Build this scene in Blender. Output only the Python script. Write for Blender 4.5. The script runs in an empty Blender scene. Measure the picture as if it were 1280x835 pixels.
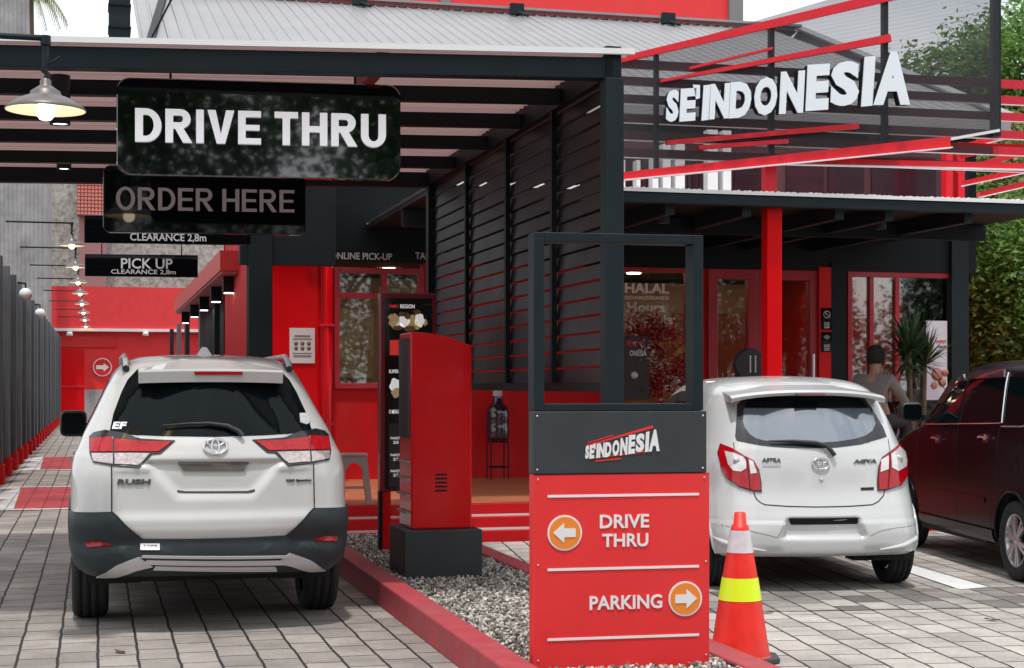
import bpy, bmesh, math, random
import numpy as np
from mathutils import Vector, Matrix
random.seed(7); rng = np.random.default_rng(7)
R = math.radians
SC = bpy.context.scene
COL = SC.collection
# ---------------------------------------------------------------- camera
H = 1.48; YAW = R(14.57); F0 = 2000.0; HZ = 482.0
FW = Vector((math.sin(YAW), math.cos(YAW), 0)); RT = Vector((math.cos(YAW), -math.sin(YAW), 0))
cam = bpy.data.cameras.new('camera'); camo = bpy.data.objects.new('camera', cam); COL.objects.link(camo)
camo.location = (0, 0, H); camo.rotation_euler = (R(90), 0, -YAW)
cam.lens = F0/1280*36; cam.sensor_width = 36; cam.shift_y = (HZ-417.5)/1280; cam.clip_end = 2000; cam.clip_start = .05
SC.camera = camo
# ---------------------------------------------------------------- light
SUN_EL, SUN_AZ = R(75), R(196)          # azimuth clockwise from +Y
sd = Vector((math.sin(SUN_AZ)*math.cos(SUN_EL), math.cos(SUN_AZ)*math.cos(SUN_EL), math.sin(SUN_EL)))
sl = bpy.data.lights.new('sun', 'SUN'); sl.energy = 2.4; sl.angle = R(3); sl.color = (1, .965, .92)
so = bpy.data.objects.new('sun', sl); COL.objects.link(so); so.rotation_euler = sd.to_track_quat('Z', 'Y').to_euler()
W = bpy.data.worlds.new('World'); SC.world = W; W.use_nodes = True
nt = W.node_tree; nt.nodes.clear()
def wn(t, **k):
    n = nt.nodes.new(t)
    for a, b in k.items(): setattr(n, a, b)
    return n
sky = wn('ShaderNodeTexSky', sky_type='NISHITA', sun_disc=False, sun_elevation=SUN_EL, sun_rotation=SUN_AZ, air_density=1.2, dust_density=2.0)
b1 = wn('ShaderNodeBackground'); b1.inputs[1].default_value = .13
b2 = wn('ShaderNodeBackground'); b2.inputs[0].default_value = (.93, .955, 1, 1); b2.inputs[1].default_value = 1.14
tc = wn('ShaderNodeTexCoord'); mp = wn('ShaderNodeMapping'); mp.inputs['Scale'].default_value = (1, 1, 2.4)
nz = wn('ShaderNodeTexNoise'); nz.inputs['Scale'].default_value = 2.3; nz.inputs['Detail'].default_value = 7; nz.inputs['Roughness'].default_value = .55
cr = wn('ShaderNodeMapRange'); cr.inputs[1].default_value = .33; cr.inputs[2].default_value = .52; cr.inputs[3].default_value = .45; cr.inputs[4].default_value = 1.0
mx = wn('ShaderNodeMixShader'); ow = wn('ShaderNodeOutputWorld')
L = nt.links.new
L(tc.outputs['Generated'], mp.inputs[0]); L(mp.outputs[0], nz.inputs[0]); L(nz.outputs[0], cr.inputs[0])
L(sky.outputs[0], b1.inputs[0]); L(cr.outputs[0], mx.inputs[0]); L(b1.outputs[0], mx.inputs[1]); L(b2.outputs[0], mx.inputs[2]); L(mx.outputs[0], ow.inputs[0])
vs = SC.view_settings; vs.view_transform = 'Standard'; vs.look = 'None'; vs.exposure = 0.14; vs.gamma = 1; vs.use_curve_mapping = False
SC.cycles.max_bounces = 7; SC.cycles.transparent_max_bounces = 12; SC.cycles.sample_clamp_indirect = 6

# ---------------------------------------------------------------- measuring helpers (rays from the camera to real planes)
def ray(u, v): return FW + RT*((u-640)/F0) + Vector((0, 0, (HZ-v)/F0))
def atD(u, v, D): return Vector((0, 0, H)) + ray(u, v)*D
def atY(u, v, Y): r = ray(u, v); return Vector((0, 0, H)) + r*(Y/r.y)
def atX(u, v, X): r = ray(u, v); return Vector((0, 0, H)) + r*(X/r.x)
def atZ(u, v, z): r = ray(u, v); return Vector((0, 0, H)) + r*((z-H)/r.z)
def XY(u, Y): return atY(u, 400, Y).x
def ZY(u, v, Y): return atY(u, v, Y).z

# ---------------------------------------------------------------- materials
MATS = {}
def mat(name, col, rough=.5, metal=0, coat=0, spec=.5, var=.0, vscale=3, bump=0, bscale=60, emit=None, es=0, ior=None, dirt=0):
    if name in MATS: return MATS[name]
    m = bpy.data.materials.new(name); m.use_nodes = True; t = m.node_tree; p = t.nodes['Principled BSDF']
    p.inputs['Base Color'].default_value = (*col, 1); p.inputs['Roughness'].default_value = rough; p.inputs['Metallic'].default_value = metal
    p.inputs['Coat Weight'].default_value = coat; p.inputs['Coat Roughness'].default_value = .04; p.inputs['Specular IOR Level'].default_value = spec
    if ior: p.inputs['IOR'].default_value = ior
    if emit: p.inputs['Emission Color'].default_value = (*emit, 1); p.inputs['Emission Strength'].default_value = es
    if var or bump or dirt:
        c = t.nodes.new('ShaderNodeTexCoord')
    if var or dirt:
        n = t.nodes.new('ShaderNodeTexNoise'); n.inputs['Scale'].default_value = vscale; n.inputs['Detail'].default_value = 8; n.inputs['Roughness'].default_value = .65
        r = t.nodes.new('ShaderNodeMapRange'); r.inputs[1].default_value = .3; r.inputs[2].default_value = .7; r.inputs[3].default_value = 1-var; r.inputs[4].default_value = 1+var
        h = t.nodes.new('ShaderNodeHueSaturation'); h.inputs['Color'].default_value = (*col, 1)
        t.links.new(c.outputs['Object'], n.inputs['Vector']); t.links.new(n.outputs[0], r.inputs[0]); t.links.new(r.outputs[0], h.inputs['Value'])
        src = h.outputs[0]
        if dirt:
            n3 = t.nodes.new('ShaderNodeTexNoise'); n3.inputs['Scale'].default_value = 1.3; n3.inputs['Detail'].default_value = 10; n3.inputs['Roughness'].default_value = .7
            r3 = t.nodes.new('ShaderNodeMapRange'); r3.inputs[1].default_value = .5; r3.inputs[2].default_value = .75; r3.inputs[3].default_value = 0; r3.inputs[4].default_value = dirt
            mm = t.nodes.new('ShaderNodeMix'); mm.data_type = 'RGBA'; mm.inputs[7].default_value = (.16, .14, .12, 1)
            t.links.new(c.outputs['Object'], n3.inputs['Vector']); t.links.new(n3.outputs[0], r3.inputs[0]); t.links.new(r3.outputs[0], mm.inputs[0]); t.links.new(src, mm.inputs[6]); src = mm.outputs[2]
        t.links.new(src, p.inputs['Base Color'])
        r2 = t.nodes.new('ShaderNodeMapRange'); r2.inputs[3].default_value = max(.02, rough*.8); r2.inputs[4].default_value = min(1, rough*1.25)
        t.links.new(n.outputs[0], r2.inputs[0]); t.links.new(r2.outputs[0], p.inputs['Roughness'])
    if bump:
        n2 = t.nodes.new('ShaderNodeTexNoise'); n2.inputs['Scale'].default_value = bscale; n2.inputs['Detail'].default_value = 5
        b = t.nodes.new('ShaderNodeBump'); b.inputs['Strength'].default_value = bump; b.inputs['Distance'].default_value = .01
        t.links.new(c.outputs['Object'], n2.inputs['Vector']); t.links.new(n2.outputs[0], b.inputs['Height']); t.links.new(b.outputs[0], p.inputs['Normal'])
    MATS[name] = m; return m

RED = mat('red_paint', (.74, .014, .018), .35, var=.07, coat=.15, dirt=.12)
REDG = mat('red_gloss', (.70, .003, .007), .2, coat=.12, spec=.3, var=.06)
REDS = mat('red_sign_vinyl', (.84, .030, .032), .45, var=.06, dirt=.14)
REDW = mat('red_wall_paint', (.58, .006, .009), .6, spec=.25, var=.10, bump=.15, dirt=.15)
REDB = mat('red_beam_paint', (.72, .008, .022), .4, var=.06)
MAROON = mat('maroon_slat', (.30, .02, .03), .5, var=.1)
KERB = mat('kerb_paint', (.38, .045, .058), .65, var=.16, vscale=7, bump=.4, bscale=40, dirt=.45)
BLK = mat('black_steel', (.006, .010, .012), .5, var=.2, bump=.05, spec=.2)
BLK2 = mat('charcoal_steel', (.012, .021, .025), .5, var=.15, bump=.05, spec=.22)
SLATE = mat('slate_panel', (.034, .042, .046), .5, var=.1, bump=.1, dirt=.1)
BLKG = mat('black_gloss_acrylic', (.003, .004, .005), .03, spec=.5, ior=1.45)
BLKM = mat('black_mirror_acrylic', (.003, .004, .005), .025, coat=1, spec=.9, ior=1.7)
DARKW = mat('dark_wall_paint', (.006, .010, .012), .55, var=.2, spec=.2)
WHT = mat('white_paint', (.8, .8, .79), .45, var=.04, dirt=.1)
WHTV = mat('white_vinyl', (.85, .85, .85), .5)
LET = mat('white_acrylic_letter', (.80, .86, .90), .35, emit=(.9, .95, 1), es=.04)
LETL = mat('lit_white_letter', (.9, .9, .92), .4, emit=(.95, .95, 1), es=.30)
LETG = mat('grey_letter', (.42, .38, .39), .5)
LETD = mat('dim_white_letter', (.62, .62, .62), .5)
ORG = mat('orange_vinyl', (.90, .27, .03), .45)
GREYC = mat('concrete_grey', (.38, .38, .38), .85, var=.25, vscale=1.2, bump=.4, bscale=12, dirt=.5)
ZINC = mat('zinc_roof', (.30, .295, .30), .38, metal=.25, var=.10, vscale=1.1, dirt=.2)
CEIL = mat('bounce_pink_underside', (.70, .53, .53), .5, var=.08)  # pink tone is red bounce light put into the colour
ZEDGE = mat('white_sheet_edge', (.85, .85, .85), .5)
TILE = mat('terracotta_floor', (.42, .15, .07), .35, var=.2, dirt=.1)
RUB = mat('tyre_rubber', (.016, .017, .017), .78, var=.2, bump=.2)
PLA = mat('black_plastic', (.018, .021, .023), .45, bump=.25, bscale=400, var=.12)
CLAD = mat('grey_cladding', (.020, .028, .032), .45, var=.12, dirt=.08, spec=.35)
CHR = mat('chrome', (.75, .75, .76), .12, metal=1)
ALU = mat('silver_alloy', (.62, .62, .63), .28, metal=.85, var=.06)
SILV = mat('silver_plastic', (.52, .50, .51), .35, metal=.3, var=.05)
CARW = mat('pearl_white_carpaint', (.55, .55, .53), .3, coat=.7, var=.03, vscale=1.5, dirt=.07)
CARW2 = mat('solid_white_carpaint', (.59, .60, .595), .28, coat=.8, var=.02, vscale=1.5, dirt=.05)
CARB = mat('dark_plum_carpaint', (.007, .0045, .007), .25, spec=.12, coat=.0, var=.2)
GLASS = mat('tinted_car_glass', (.003, .006, .007), .05, spec=.25, ior=1.38)
GLASSF = mat('sky_tinted_car_glass', (.05, .085, .13), .05, coat=.6, spec=1, ior=2.1)  # blue base paints the sky reflection into the glass
GLASSB = mat('black_window_band', (.01, .012, .013), .18, coat=.6)
LRED = mat('red_lamp_lens', (.30, .003, .008), .15, coat=.3)
LRED2 = mat('bright_red_lamp_lens', (.42, .002, .008), .15, coat=.35, var=.25, vscale=30)
LCLR = mat('clear_lamp_lens', (.55, .48, .46), .12, coat=1, metal=.4, var=.35, vscale=45)
LCLR2 = mat('pale_lamp_lens', (.72, .70, .69), .10, coat=1, metal=.2, var=.15, vscale=30)
UNDER = mat('underbody', (.006, .007, .007), .8)
SEAM = mat('seam_shadow_gap', (.012, .012, .012), .7)
CLOTH = mat('grey_shirt', (.17, .155, .145), .9, var=.15, vscale=12, bump=.4, bscale=30)
SKIN = mat('skin', (.32, .17, .11), .55)
HAIR = mat('dark_hair', (.012, .01, .009), .8, bump=1, bscale=120)
BARK = mat('bark', (.12, .085, .06), .9, var=.35, vscale=8, bump=.8, bscale=20)
CONEO = mat('orange_red_cone', (.86, .026, .014), .45, var=.10, vscale=9, dirt=.22)
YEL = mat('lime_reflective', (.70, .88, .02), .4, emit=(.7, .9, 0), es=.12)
WREF = mat('white_reflective', (.70, .68, .72), .35, var=.12, vscale=18, bump=.2, bscale=25)
BULB = mat('bulb_glow', (1, .9, .7), .4, emit=(1, .86, .62), es=7)
BULB2 = mat('lamp_inside', (.85, .74, .58), .5, emit=(1, .8, .5), es=.5)
DISC = mat('downlight_glow', (1, 1, .95), .4, emit=(1, .97, .9), es=5)
STOOL = mat('taupe_plastic', (.36, .27, .24), .45, var=.05)
GLOBE = mat('opal_globe', (.8, .8, .78), .3)
BEIGE = mat('beige_interior', (.50, .36, .26), .8, var=.15)

def leafmat(name, cols, tr=.25):
    m = bpy.data.materials.new(name); m.use_nodes = True; t = m.node_tree; p = t.nodes['Principled BSDF']
    g = t.nodes.new('ShaderNodeNewGeometry'); r = t.nodes.new('ShaderNodeValToRGB'); e = r.color_ramp.elements
    e[0].color = (*cols[0], 1); e[1].color = (*cols[-1], 1)
    for i, c in enumerate(cols[1:-1]):
        x = e.new((i+1)/(len(cols)-1)); x.color = (*c, 1)
    t.links.new(g.outputs['Random Per Island'], r.inputs[0]); t.links.new(r.outputs[0], p.inputs['Base Color'])
    p.inputs['Roughness'].default_value = .5
    tl = t.nodes.new('ShaderNodeBsdfTranslucent'); ms = t.nodes.new('ShaderNodeMixShader'); ms.inputs[0].default_value = tr
    t.links.new(r.outputs[0], tl.inputs[0]); t.links.new(p.outputs[0], ms.inputs[1]); t.links.new(tl.outputs[0], ms.inputs[2])
    t.links.new(ms.outputs[0], t.nodes['Material Output'].inputs[0]); MATS[name] = m; return m
LEAF = leafmat('broad_leaves', [(.04, .11, .02), (.11, .24, .045), (.19, .36, .08), (.32, .48, .15)], .45)
LEAFD = leafmat('dark_leaves', [(.02, .06, .015), (.05, .12, .03), (.10, .19, .05)], .3)
LEAFY = leafmat('yellow_green_leaves', [(.08, .13, .02), (.22, .28, .07), (.42, .44, .18)], .4)
YUC = leafmat('blade_leaves', [(.014, .05, .018), (.03, .085, .03), (.06, .13, .05)], .1)
YUCD = leafmat('dry_blade_leaves', [(.16, .11, .05), (.28, .20, .09)], .1)

def mixglass(name, refl, tint, rough=.02):
    m = bpy.data.materials.new(name); m.use_nodes = True; t = m.node_tree; t.nodes.remove(t.nodes['Principled BSDF'])
    g = t.nodes.new('ShaderNodeBsdfGlossy'); g.inputs['Roughness'].default_value = rough; g.inputs[0].default_value = (.9, .95, .93, 1)
    a = t.nodes.new('ShaderNodeBsdfTransparent'); a.inputs[0].default_value = (*tint, 1)
    f = t.nodes.new('ShaderNodeFresnel'); f.inputs[0].default_value = refl
    x = t.nodes.new('ShaderNodeMixShader'); t.links.new(f.outputs[0], x.inputs[0]); t.links.new(a.outputs[0], x.inputs[1]); t.links.new(g.outputs[0], x.inputs[2])
    t.links.new(x.outputs[0], t.nodes['Material Output'].inputs[0]); MATS[name] = m; return m
PANE = mixglass('shop_glass', 1.55, (.80, .82, .80))
PANEL = mixglass('light_glass', 2.1, (.75, .78, .75))
def sheetmat():
    m = bpy.data.materials.new('translucent_roof_sheet'); m.use_nodes = True; t = m.node_tree; p = t.nodes['Principled BSDF']; p.inputs['Base Color'].default_value = (.62, .46, .45, 1); p.inputs['Roughness'].default_value = .5  # pink base carries the red light bounced onto the underside
    tl = t.nodes.new('ShaderNodeBsdfTranslucent'); tl.inputs[0].default_value = (.80, .52, .50, 1); x = t.nodes.new('ShaderNodeMixShader'); x.inputs[0].default_value = .17
    t.links.new(p.outputs[0], x.inputs[1]); t.links.new(tl.outputs[0], x.inputs[2]); t.links.new(x.outputs[0], t.nodes['Material Output'].inputs[0]); return m
CEIL = sheetmat()
def meshmat():
    m = bpy.data.materials.new('fine_black_mesh'); m.use_nodes = True; t = m.node_tree; p = t.nodes['Principled BSDF']
    p.inputs['Base Color'].default_value = (.045, .045, .052, 1); p.inputs['Roughness'].default_value = .6
    a = t.nodes.new('ShaderNodeBsdfTransparent'); x = t.nodes.new('ShaderNodeMixShader')
    c = t.nodes.new('ShaderNodeTexCoord'); w = t.nodes.new('ShaderNodeTexWave'); w.wave_type = 'BANDS'; w.bands_direction = 'Z'; w.inputs['Scale'].default_value = 22
    r = t.nodes.new('ShaderNodeMapRange'); r.inputs[3].default_value = .26; r.inputs[4].default_value = .46
    t.links.new(c.outputs['Object'], w.inputs[0]); t.links.new(w.outputs['Fac'], r.inputs[0]); t.links.new(r.outputs[0], x.inputs[0])
    t.links.new(a.outputs[0], x.inputs[1]); t.links.new(p.outputs[0], x.inputs[2]); t.links.new(x.outputs[0], t.nodes['Material Output'].inputs[0]); return m
MESHM = meshmat()

def pavermat(name, rot, c1, c2, mort=(.022, .019, .017), bw=.335, rh=.212, off=.5, stain=True, darkband=False):
    m = bpy.data.materials.new(name); m.use_nodes = True; t = m.node_tree; p = t.nodes['Principled BSDF']; N = t.nodes.new; K = t.links.new
    c = N('ShaderNodeTexCoord'); mp = N('ShaderNodeMapping'); mp.inputs['Rotation'].default_value = (0, 0, rot)
    K(c.outputs['Object'], mp.inputs[0])
    dn = N('ShaderNodeTexNoise'); dn.inputs['Scale'].default_value = 5; dn.inputs['Detail'].default_value = 4
    K(c.outputs['Object'], dn.inputs['Vector'])
    vm = N('ShaderNodeVectorMath'); vm.operation = 'MULTIPLY_ADD'; vm.inputs[1].default_value = (.022, .022, 0)
    K(dn.outputs['Color'], vm.inputs[0]); K(mp.outputs[0], vm.inputs[2])
    b = N('ShaderNodeTexBrick'); b.offset = off; b.inputs['Scale'].default_value = 1; b.inputs['Brick Width'].default_value = bw; b.inputs['Row Height'].default_value = rh
    b.inputs['Mortar Size'].default_value = .0092; b.inputs['Mortar Smooth'].default_value = .35; b.inputs['Bias'].default_value = 0
    b.inputs['Color1'].default_value = (*c1, 1); b.inputs['Color2'].default_value = (*c2, 1); b.inputs['Mortar'].default_value = (*mort, 1)
    K(vm.outputs[0], b.inputs['Vector'])
    n = N('ShaderNodeTexNoise'); n.inputs['Scale'].default_value = 1.1; n.inputs['Detail'].default_value = 9; n.inputs['Roughness'].default_value = .7
    K(c.outputs['Object'], n.inputs['Vector'])
    mr = N('ShaderNodeMapRange'); mr.inputs[1].default_value = .3; mr.inputs[2].default_value = .7; mr.inputs[3].default_value = .48; mr.inputs[4].default_value = 1.2
    K(n.outputs[0], mr.inputs[0])
    n4 = N('ShaderNodeTexNoise'); n4.inputs['Scale'].default_value = 35; n4.inputs['Detail'].default_value = 8; n4.inputs['Roughness'].default_value = .8
    K(c.outputs['Object'], n4.inputs['Vector'])
    mr4 = N('ShaderNodeMapRange'); mr4.inputs[1].default_value = .3; mr4.inputs[2].default_value = .7; mr4.inputs[3].default_value = .8; mr4.inputs[4].default_value = 1.15
    K(n4.outputs[0], mr4.inputs[0])
    mu = N('ShaderNodeMath'); mu.operation = 'MULTIPLY'; K(mr.outputs[0], mu.inputs[0]); K(mr4.outputs[0], mu.inputs[1])
    h = N('ShaderNodeHueSaturation'); K(b.outputs['Color'], h.inputs['Color'])
    val = mu.outputs[0]
    if darkband:      # a strip of darker blocks across the car park
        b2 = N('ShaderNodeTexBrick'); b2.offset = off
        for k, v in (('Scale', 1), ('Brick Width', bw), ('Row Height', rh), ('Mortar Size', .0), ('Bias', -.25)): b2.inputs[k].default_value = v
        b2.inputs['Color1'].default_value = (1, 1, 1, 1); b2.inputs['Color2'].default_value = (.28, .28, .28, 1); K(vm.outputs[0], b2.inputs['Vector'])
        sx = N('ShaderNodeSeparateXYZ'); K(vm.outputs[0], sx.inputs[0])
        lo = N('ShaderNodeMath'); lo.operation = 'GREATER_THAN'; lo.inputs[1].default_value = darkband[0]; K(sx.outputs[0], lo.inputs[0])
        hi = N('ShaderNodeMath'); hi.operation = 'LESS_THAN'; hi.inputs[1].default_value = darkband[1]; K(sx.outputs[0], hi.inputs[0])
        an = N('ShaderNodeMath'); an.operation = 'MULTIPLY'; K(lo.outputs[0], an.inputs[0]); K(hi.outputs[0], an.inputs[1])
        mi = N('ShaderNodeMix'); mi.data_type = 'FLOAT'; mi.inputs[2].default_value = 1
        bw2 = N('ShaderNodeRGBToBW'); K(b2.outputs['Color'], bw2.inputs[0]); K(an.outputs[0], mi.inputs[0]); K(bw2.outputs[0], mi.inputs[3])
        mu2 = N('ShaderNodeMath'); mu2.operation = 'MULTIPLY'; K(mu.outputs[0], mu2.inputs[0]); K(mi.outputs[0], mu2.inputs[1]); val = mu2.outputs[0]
    K(val, h.inputs['Value']); K(h.outputs[0], p.inputs['Base Color']); p.inputs['Roughness'].default_value = .8
    ad = N('ShaderNodeMath'); ad.operation = 'MULTIPLY_ADD'; ad.inputs[1].default_value = -1.0
    mr5 = N('ShaderNodeMath'); mr5.operation = 'MULTIPLY'; mr5.inputs[1].default_value = .5; K(n4.outputs[0], mr5.inputs[0])
    K(b.outputs['Fac'], ad.inputs[0]); K(mr5.outputs[0], ad.inputs[2])
    bp = N('ShaderNodeBump'); bp.inputs['Strength'].default_value = .7; bp.inputs['Distance'].default_value = .008; K(ad.outputs[0], bp.inputs['Height']); K(bp.outputs[0], p.inputs['Normal'])
    return m

# ---------------------------------------------------------------- object helpers
def tag(o, label=None, cat=None, group=None, kind=None):
    if label: o['label'] = label
    if cat: o['category'] = cat
    if group: o['group'] = group
    if kind: o['kind'] = kind
    return o
def thing(name, label, cat, loc=(0, 0, 0), rz=0, group=None, kind=None):
    o = bpy.data.objects.new(name, None); COL.objects.link(o); o.location = loc; o.rotation_euler = (0, 0, rz); o.empty_display_size = .1
    return tag(o, label, cat, group, kind)
def top(o):
    while o.parent: o = o.parent
    return o
def copy_tree(o, parent=None):
    c = o.copy(); COL.objects.link(c); c.parent = parent
    for ch in list(o.children): copy_tree(ch, c)
    return c
class MB:
    def __init__(s): s.v = []; s.f = []; s.mi = []; s.cur = 0; s.sm = []
    def add(s, vs, fs, smooth=False):
        b = len(s.v); s.v += [tuple(v) for v in vs]
        for f in fs: s.f.append([i+b for i in f]); s.mi.append(s.cur); s.sm.append(smooth)
    def box(s, x0, x1, y0, y1, z0, z1, bev=0):
        if bev:
            bm = bmesh.new(); bmesh.ops.create_cube(bm, size=1)
            for v in bm.verts: v.co = Vector(((x0+x1)/2+v.co.x*(x1-x0), (y0+y1)/2+v.co.y*(y1-y0), (z0+z1)/2+v.co.z*(z1-z0)))
            bmesh.ops.bevel(bm, geom=list(bm.edges), offset=bev, segments=3, affect='EDGES', profile=.5)
            bm.verts.index_update(); s.add([v.co for v in bm.verts], [[v.index for v in f.verts] for f in bm.faces], False); bm.free(); return
        vs = [(x, y, z) for x in (x0, x1) for y in (y0, y1) for z in (z0, z1)]
        s.add(vs, [(0, 1, 3, 2), (4, 6, 7, 5), (0, 4, 5, 1), (2, 3, 7, 6), (0, 2, 6, 4), (1, 5, 7, 3)])
    def beam(s, a, b, w, h, up=(0, 0, 1)):
        a = Vector(a); b = Vector(b); d = (b-a).normalized(); up = Vector(up)
        sx = d.cross(up).normalized(); uz = sx.cross(d).normalized()
        vs = [p + sx*i*w/2 + uz*j*h/2 for p in (a, b) for i, j in ((-1, -1), (1, -1), (1, 1), (-1, 1))]
        s.add(vs, [(3, 2, 1, 0), (4, 5, 6, 7), (0, 1, 5, 4), (1, 2, 6, 5), (2, 3, 7, 6), (3, 0, 4, 7)])
    def tube(s, pts, r, n=10, cap=True):
        pts = [Vector(p) for p in pts]; rs = r if isinstance(r, (list, tuple)) else [r]*len(pts)
        rings = []; prev = None
        for i, p in enumerate(pts):
            d = (pts[min(i+1, len(pts)-1)]-pts[max(i-1, 0)]).normalized()
            if prev is None: prev = d.orthogonal().normalized()
            a = (prev - d*prev.dot(d)).normalized(); prev = a; b = d.cross(a)
            rings.append([p + (a*math.cos(2*math.pi*k/n)+b*math.sin(2*math.pi*k/n))*rs[i] for k in range(n)])
        vs = [v for g in rings for v in g]; fs = []
        for i in range(len(pts)-1):
            for k in range(n): fs.append((i*n+k, i*n+(k+1) % n, (i+1)*n+(k+1) % n, (i+1)*n+k))
        s.add(vs, fs, True)
        if cap: s.add(rings[0], [tuple(range(n-1, -1, -1))]); s.add(rings[-1], [tuple(range(n))])
    def lathe(s, prof, n=32, c=(0, 0, 0), axis='Z', smooth=True):
        vs = []; fs = []
        for r, z in prof:
            for k in range(n):
                a = 2*math.pi*k/n; p = (r*math.cos(a), r*math.sin(a), z)
                if axis == 'X': p = (z, r*math.cos(a), r*math.sin(a))
                if axis == 'Y': p = (r*math.cos(a), z, r*math.sin(a))
                vs.append((p[0]+c[0], p[1]+c[1], p[2]+c[2]))
        for i in range(len(prof)-1):
            for k in range(n): fs.append((i*n+k, i*n+(k+1) % n, (i+1)*n+(k+1) % n, (i+1)*n+k))
        s.add(vs, fs, smooth)
    def prism(s, poly, a0, a1, plane='XZ'):   # poly of 2-D points extruded along the third axis
        n = len(poly)
        def P(p, t): return (p[0], t, p[1]) if plane == 'XZ' else ((t, p[0], p[1]) if plane == 'YZ' else (p[0], p[1], t))
        vs = [P(p, a0) for p in poly]+[P(p, a1) for p in poly]
        s.add(vs, [tuple(range(n)), tuple(range(2*n-1, n-1, -1))]+[(i, i+n, (i+1) % n+n, (i+1) % n) for i in range(n)])
    def build(s, name, mats, parent=None, world=False, bevel=0, autosmooth=False, tri=False):
        me = bpy.data.meshes.new(name); vs = s.v
        if world and parent is not None:
            t = top(parent); M = (Matrix.Translation(t.location) @ t.rotation_euler.to_matrix().to_4x4()).inverted()
            vs = [tuple(M @ Vector(v)) for v in vs]
        me.from_pydata(vs, [], s.f)
        for m in (mats if isinstance(mats, (list, tuple)) else [mats]): me.materials.append(m)
        me.polygons.foreach_set('material_index', s.mi); me.polygons.foreach_set('use_smooth', s.sm)
        bm = bmesh.new(); bm.from_mesh(me); bmesh.ops.recalc_face_normals(bm, faces=bm.faces); bm.to_mesh(me); bm.free(); me.update()
        o = bpy.data.objects.new(name, me); COL.objects.link(o)
        if parent is not None: o.parent = parent
        if bevel:
            b = o.modifiers.new('b', 'BEVEL'); b.width = bevel; b.segments = 2; b.limit_method = 'ANGLE'; b.angle_limit = R(40)
        return o
def boxo(name, m, parent, x0, x1, y0, y1, z0, z1, world=False, bevel=0):
    b = MB(); b.box(x0, x1, y0, y1, z0, z1); return b.build(name, m, parent, world, bevel)
def rrect(x0, x1, z0, z1, r, n=6):
    P = []
    for cx, cz, a0 in ((x1-r, z0+r, -90), (x1-r, z1-r, 0), (x0+r, z1-r, 90), (x0+r, z0+r, 180)):
        for k in range(n+1):
            a = R(a0+90*k/n); P.append((cx+r*math.cos(a), cz+r*math.sin(a)))
    return P
def textmesh(s, bold=0, depth=.05, spacing=1.0, res=3):
    cu = bpy.data.curves.new('t', 'FONT'); cu.body = s; cu.size = 1; cu.offset = bold; cu.extrude = .5; cu.resolution_u = res; cu.space_character = spacing
    o = bpy.data.objects.new('t', cu); COL.objects.link(o)
    dg = bpy.context.evaluated_depsgraph_get(); dg.update()
    me = bpy.data.meshes.new_from_object(o.evaluated_get(dg)); bpy.data.objects.remove(o); bpy.data.curves.remove(cu)
    vs = np.array([v.co[:] for v in me.vertices]); fs = [list(p.vertices) for p in me.polygons]; bpy.data.meshes.remove(me)
    return vs, fs
def letters(mb, s, x0, x1, z0, z1, y, depth, bold=0, spacing=1.0, shear=0, origin=None):
    """text filling the box x0..x1, z0..z1, facing -Y, front at y-depth"""
    vs, fs = textmesh(s, bold, spacing=spacing)
    mn = vs.min(0); mxx = vs.max(0); e = mxx-mn; e[e == 0] = 1
    out = []
    for v in vs:
        a = (v[0]-mn[0])/e[0]; b = (v[1]-mn[1])/e[1]; c = (v[2]-mn[2])/e[2]
        out.append((x0+(x1-x0)*a+shear*(b-.5)*(z1-z0), y-depth*c, z0+(z1-z0)*b))
    mb.add(out, fs)
def text(name, s, x0, x1, z0, z1, y, m, parent, depth=.006, bold=0, spacing=1.0, shear=0, world=False):
    mb = MB(); letters(mb, s, x0, x1, z0, z1, y, depth, bold, spacing, shear); return mb.build(name, m, parent, world)
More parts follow.
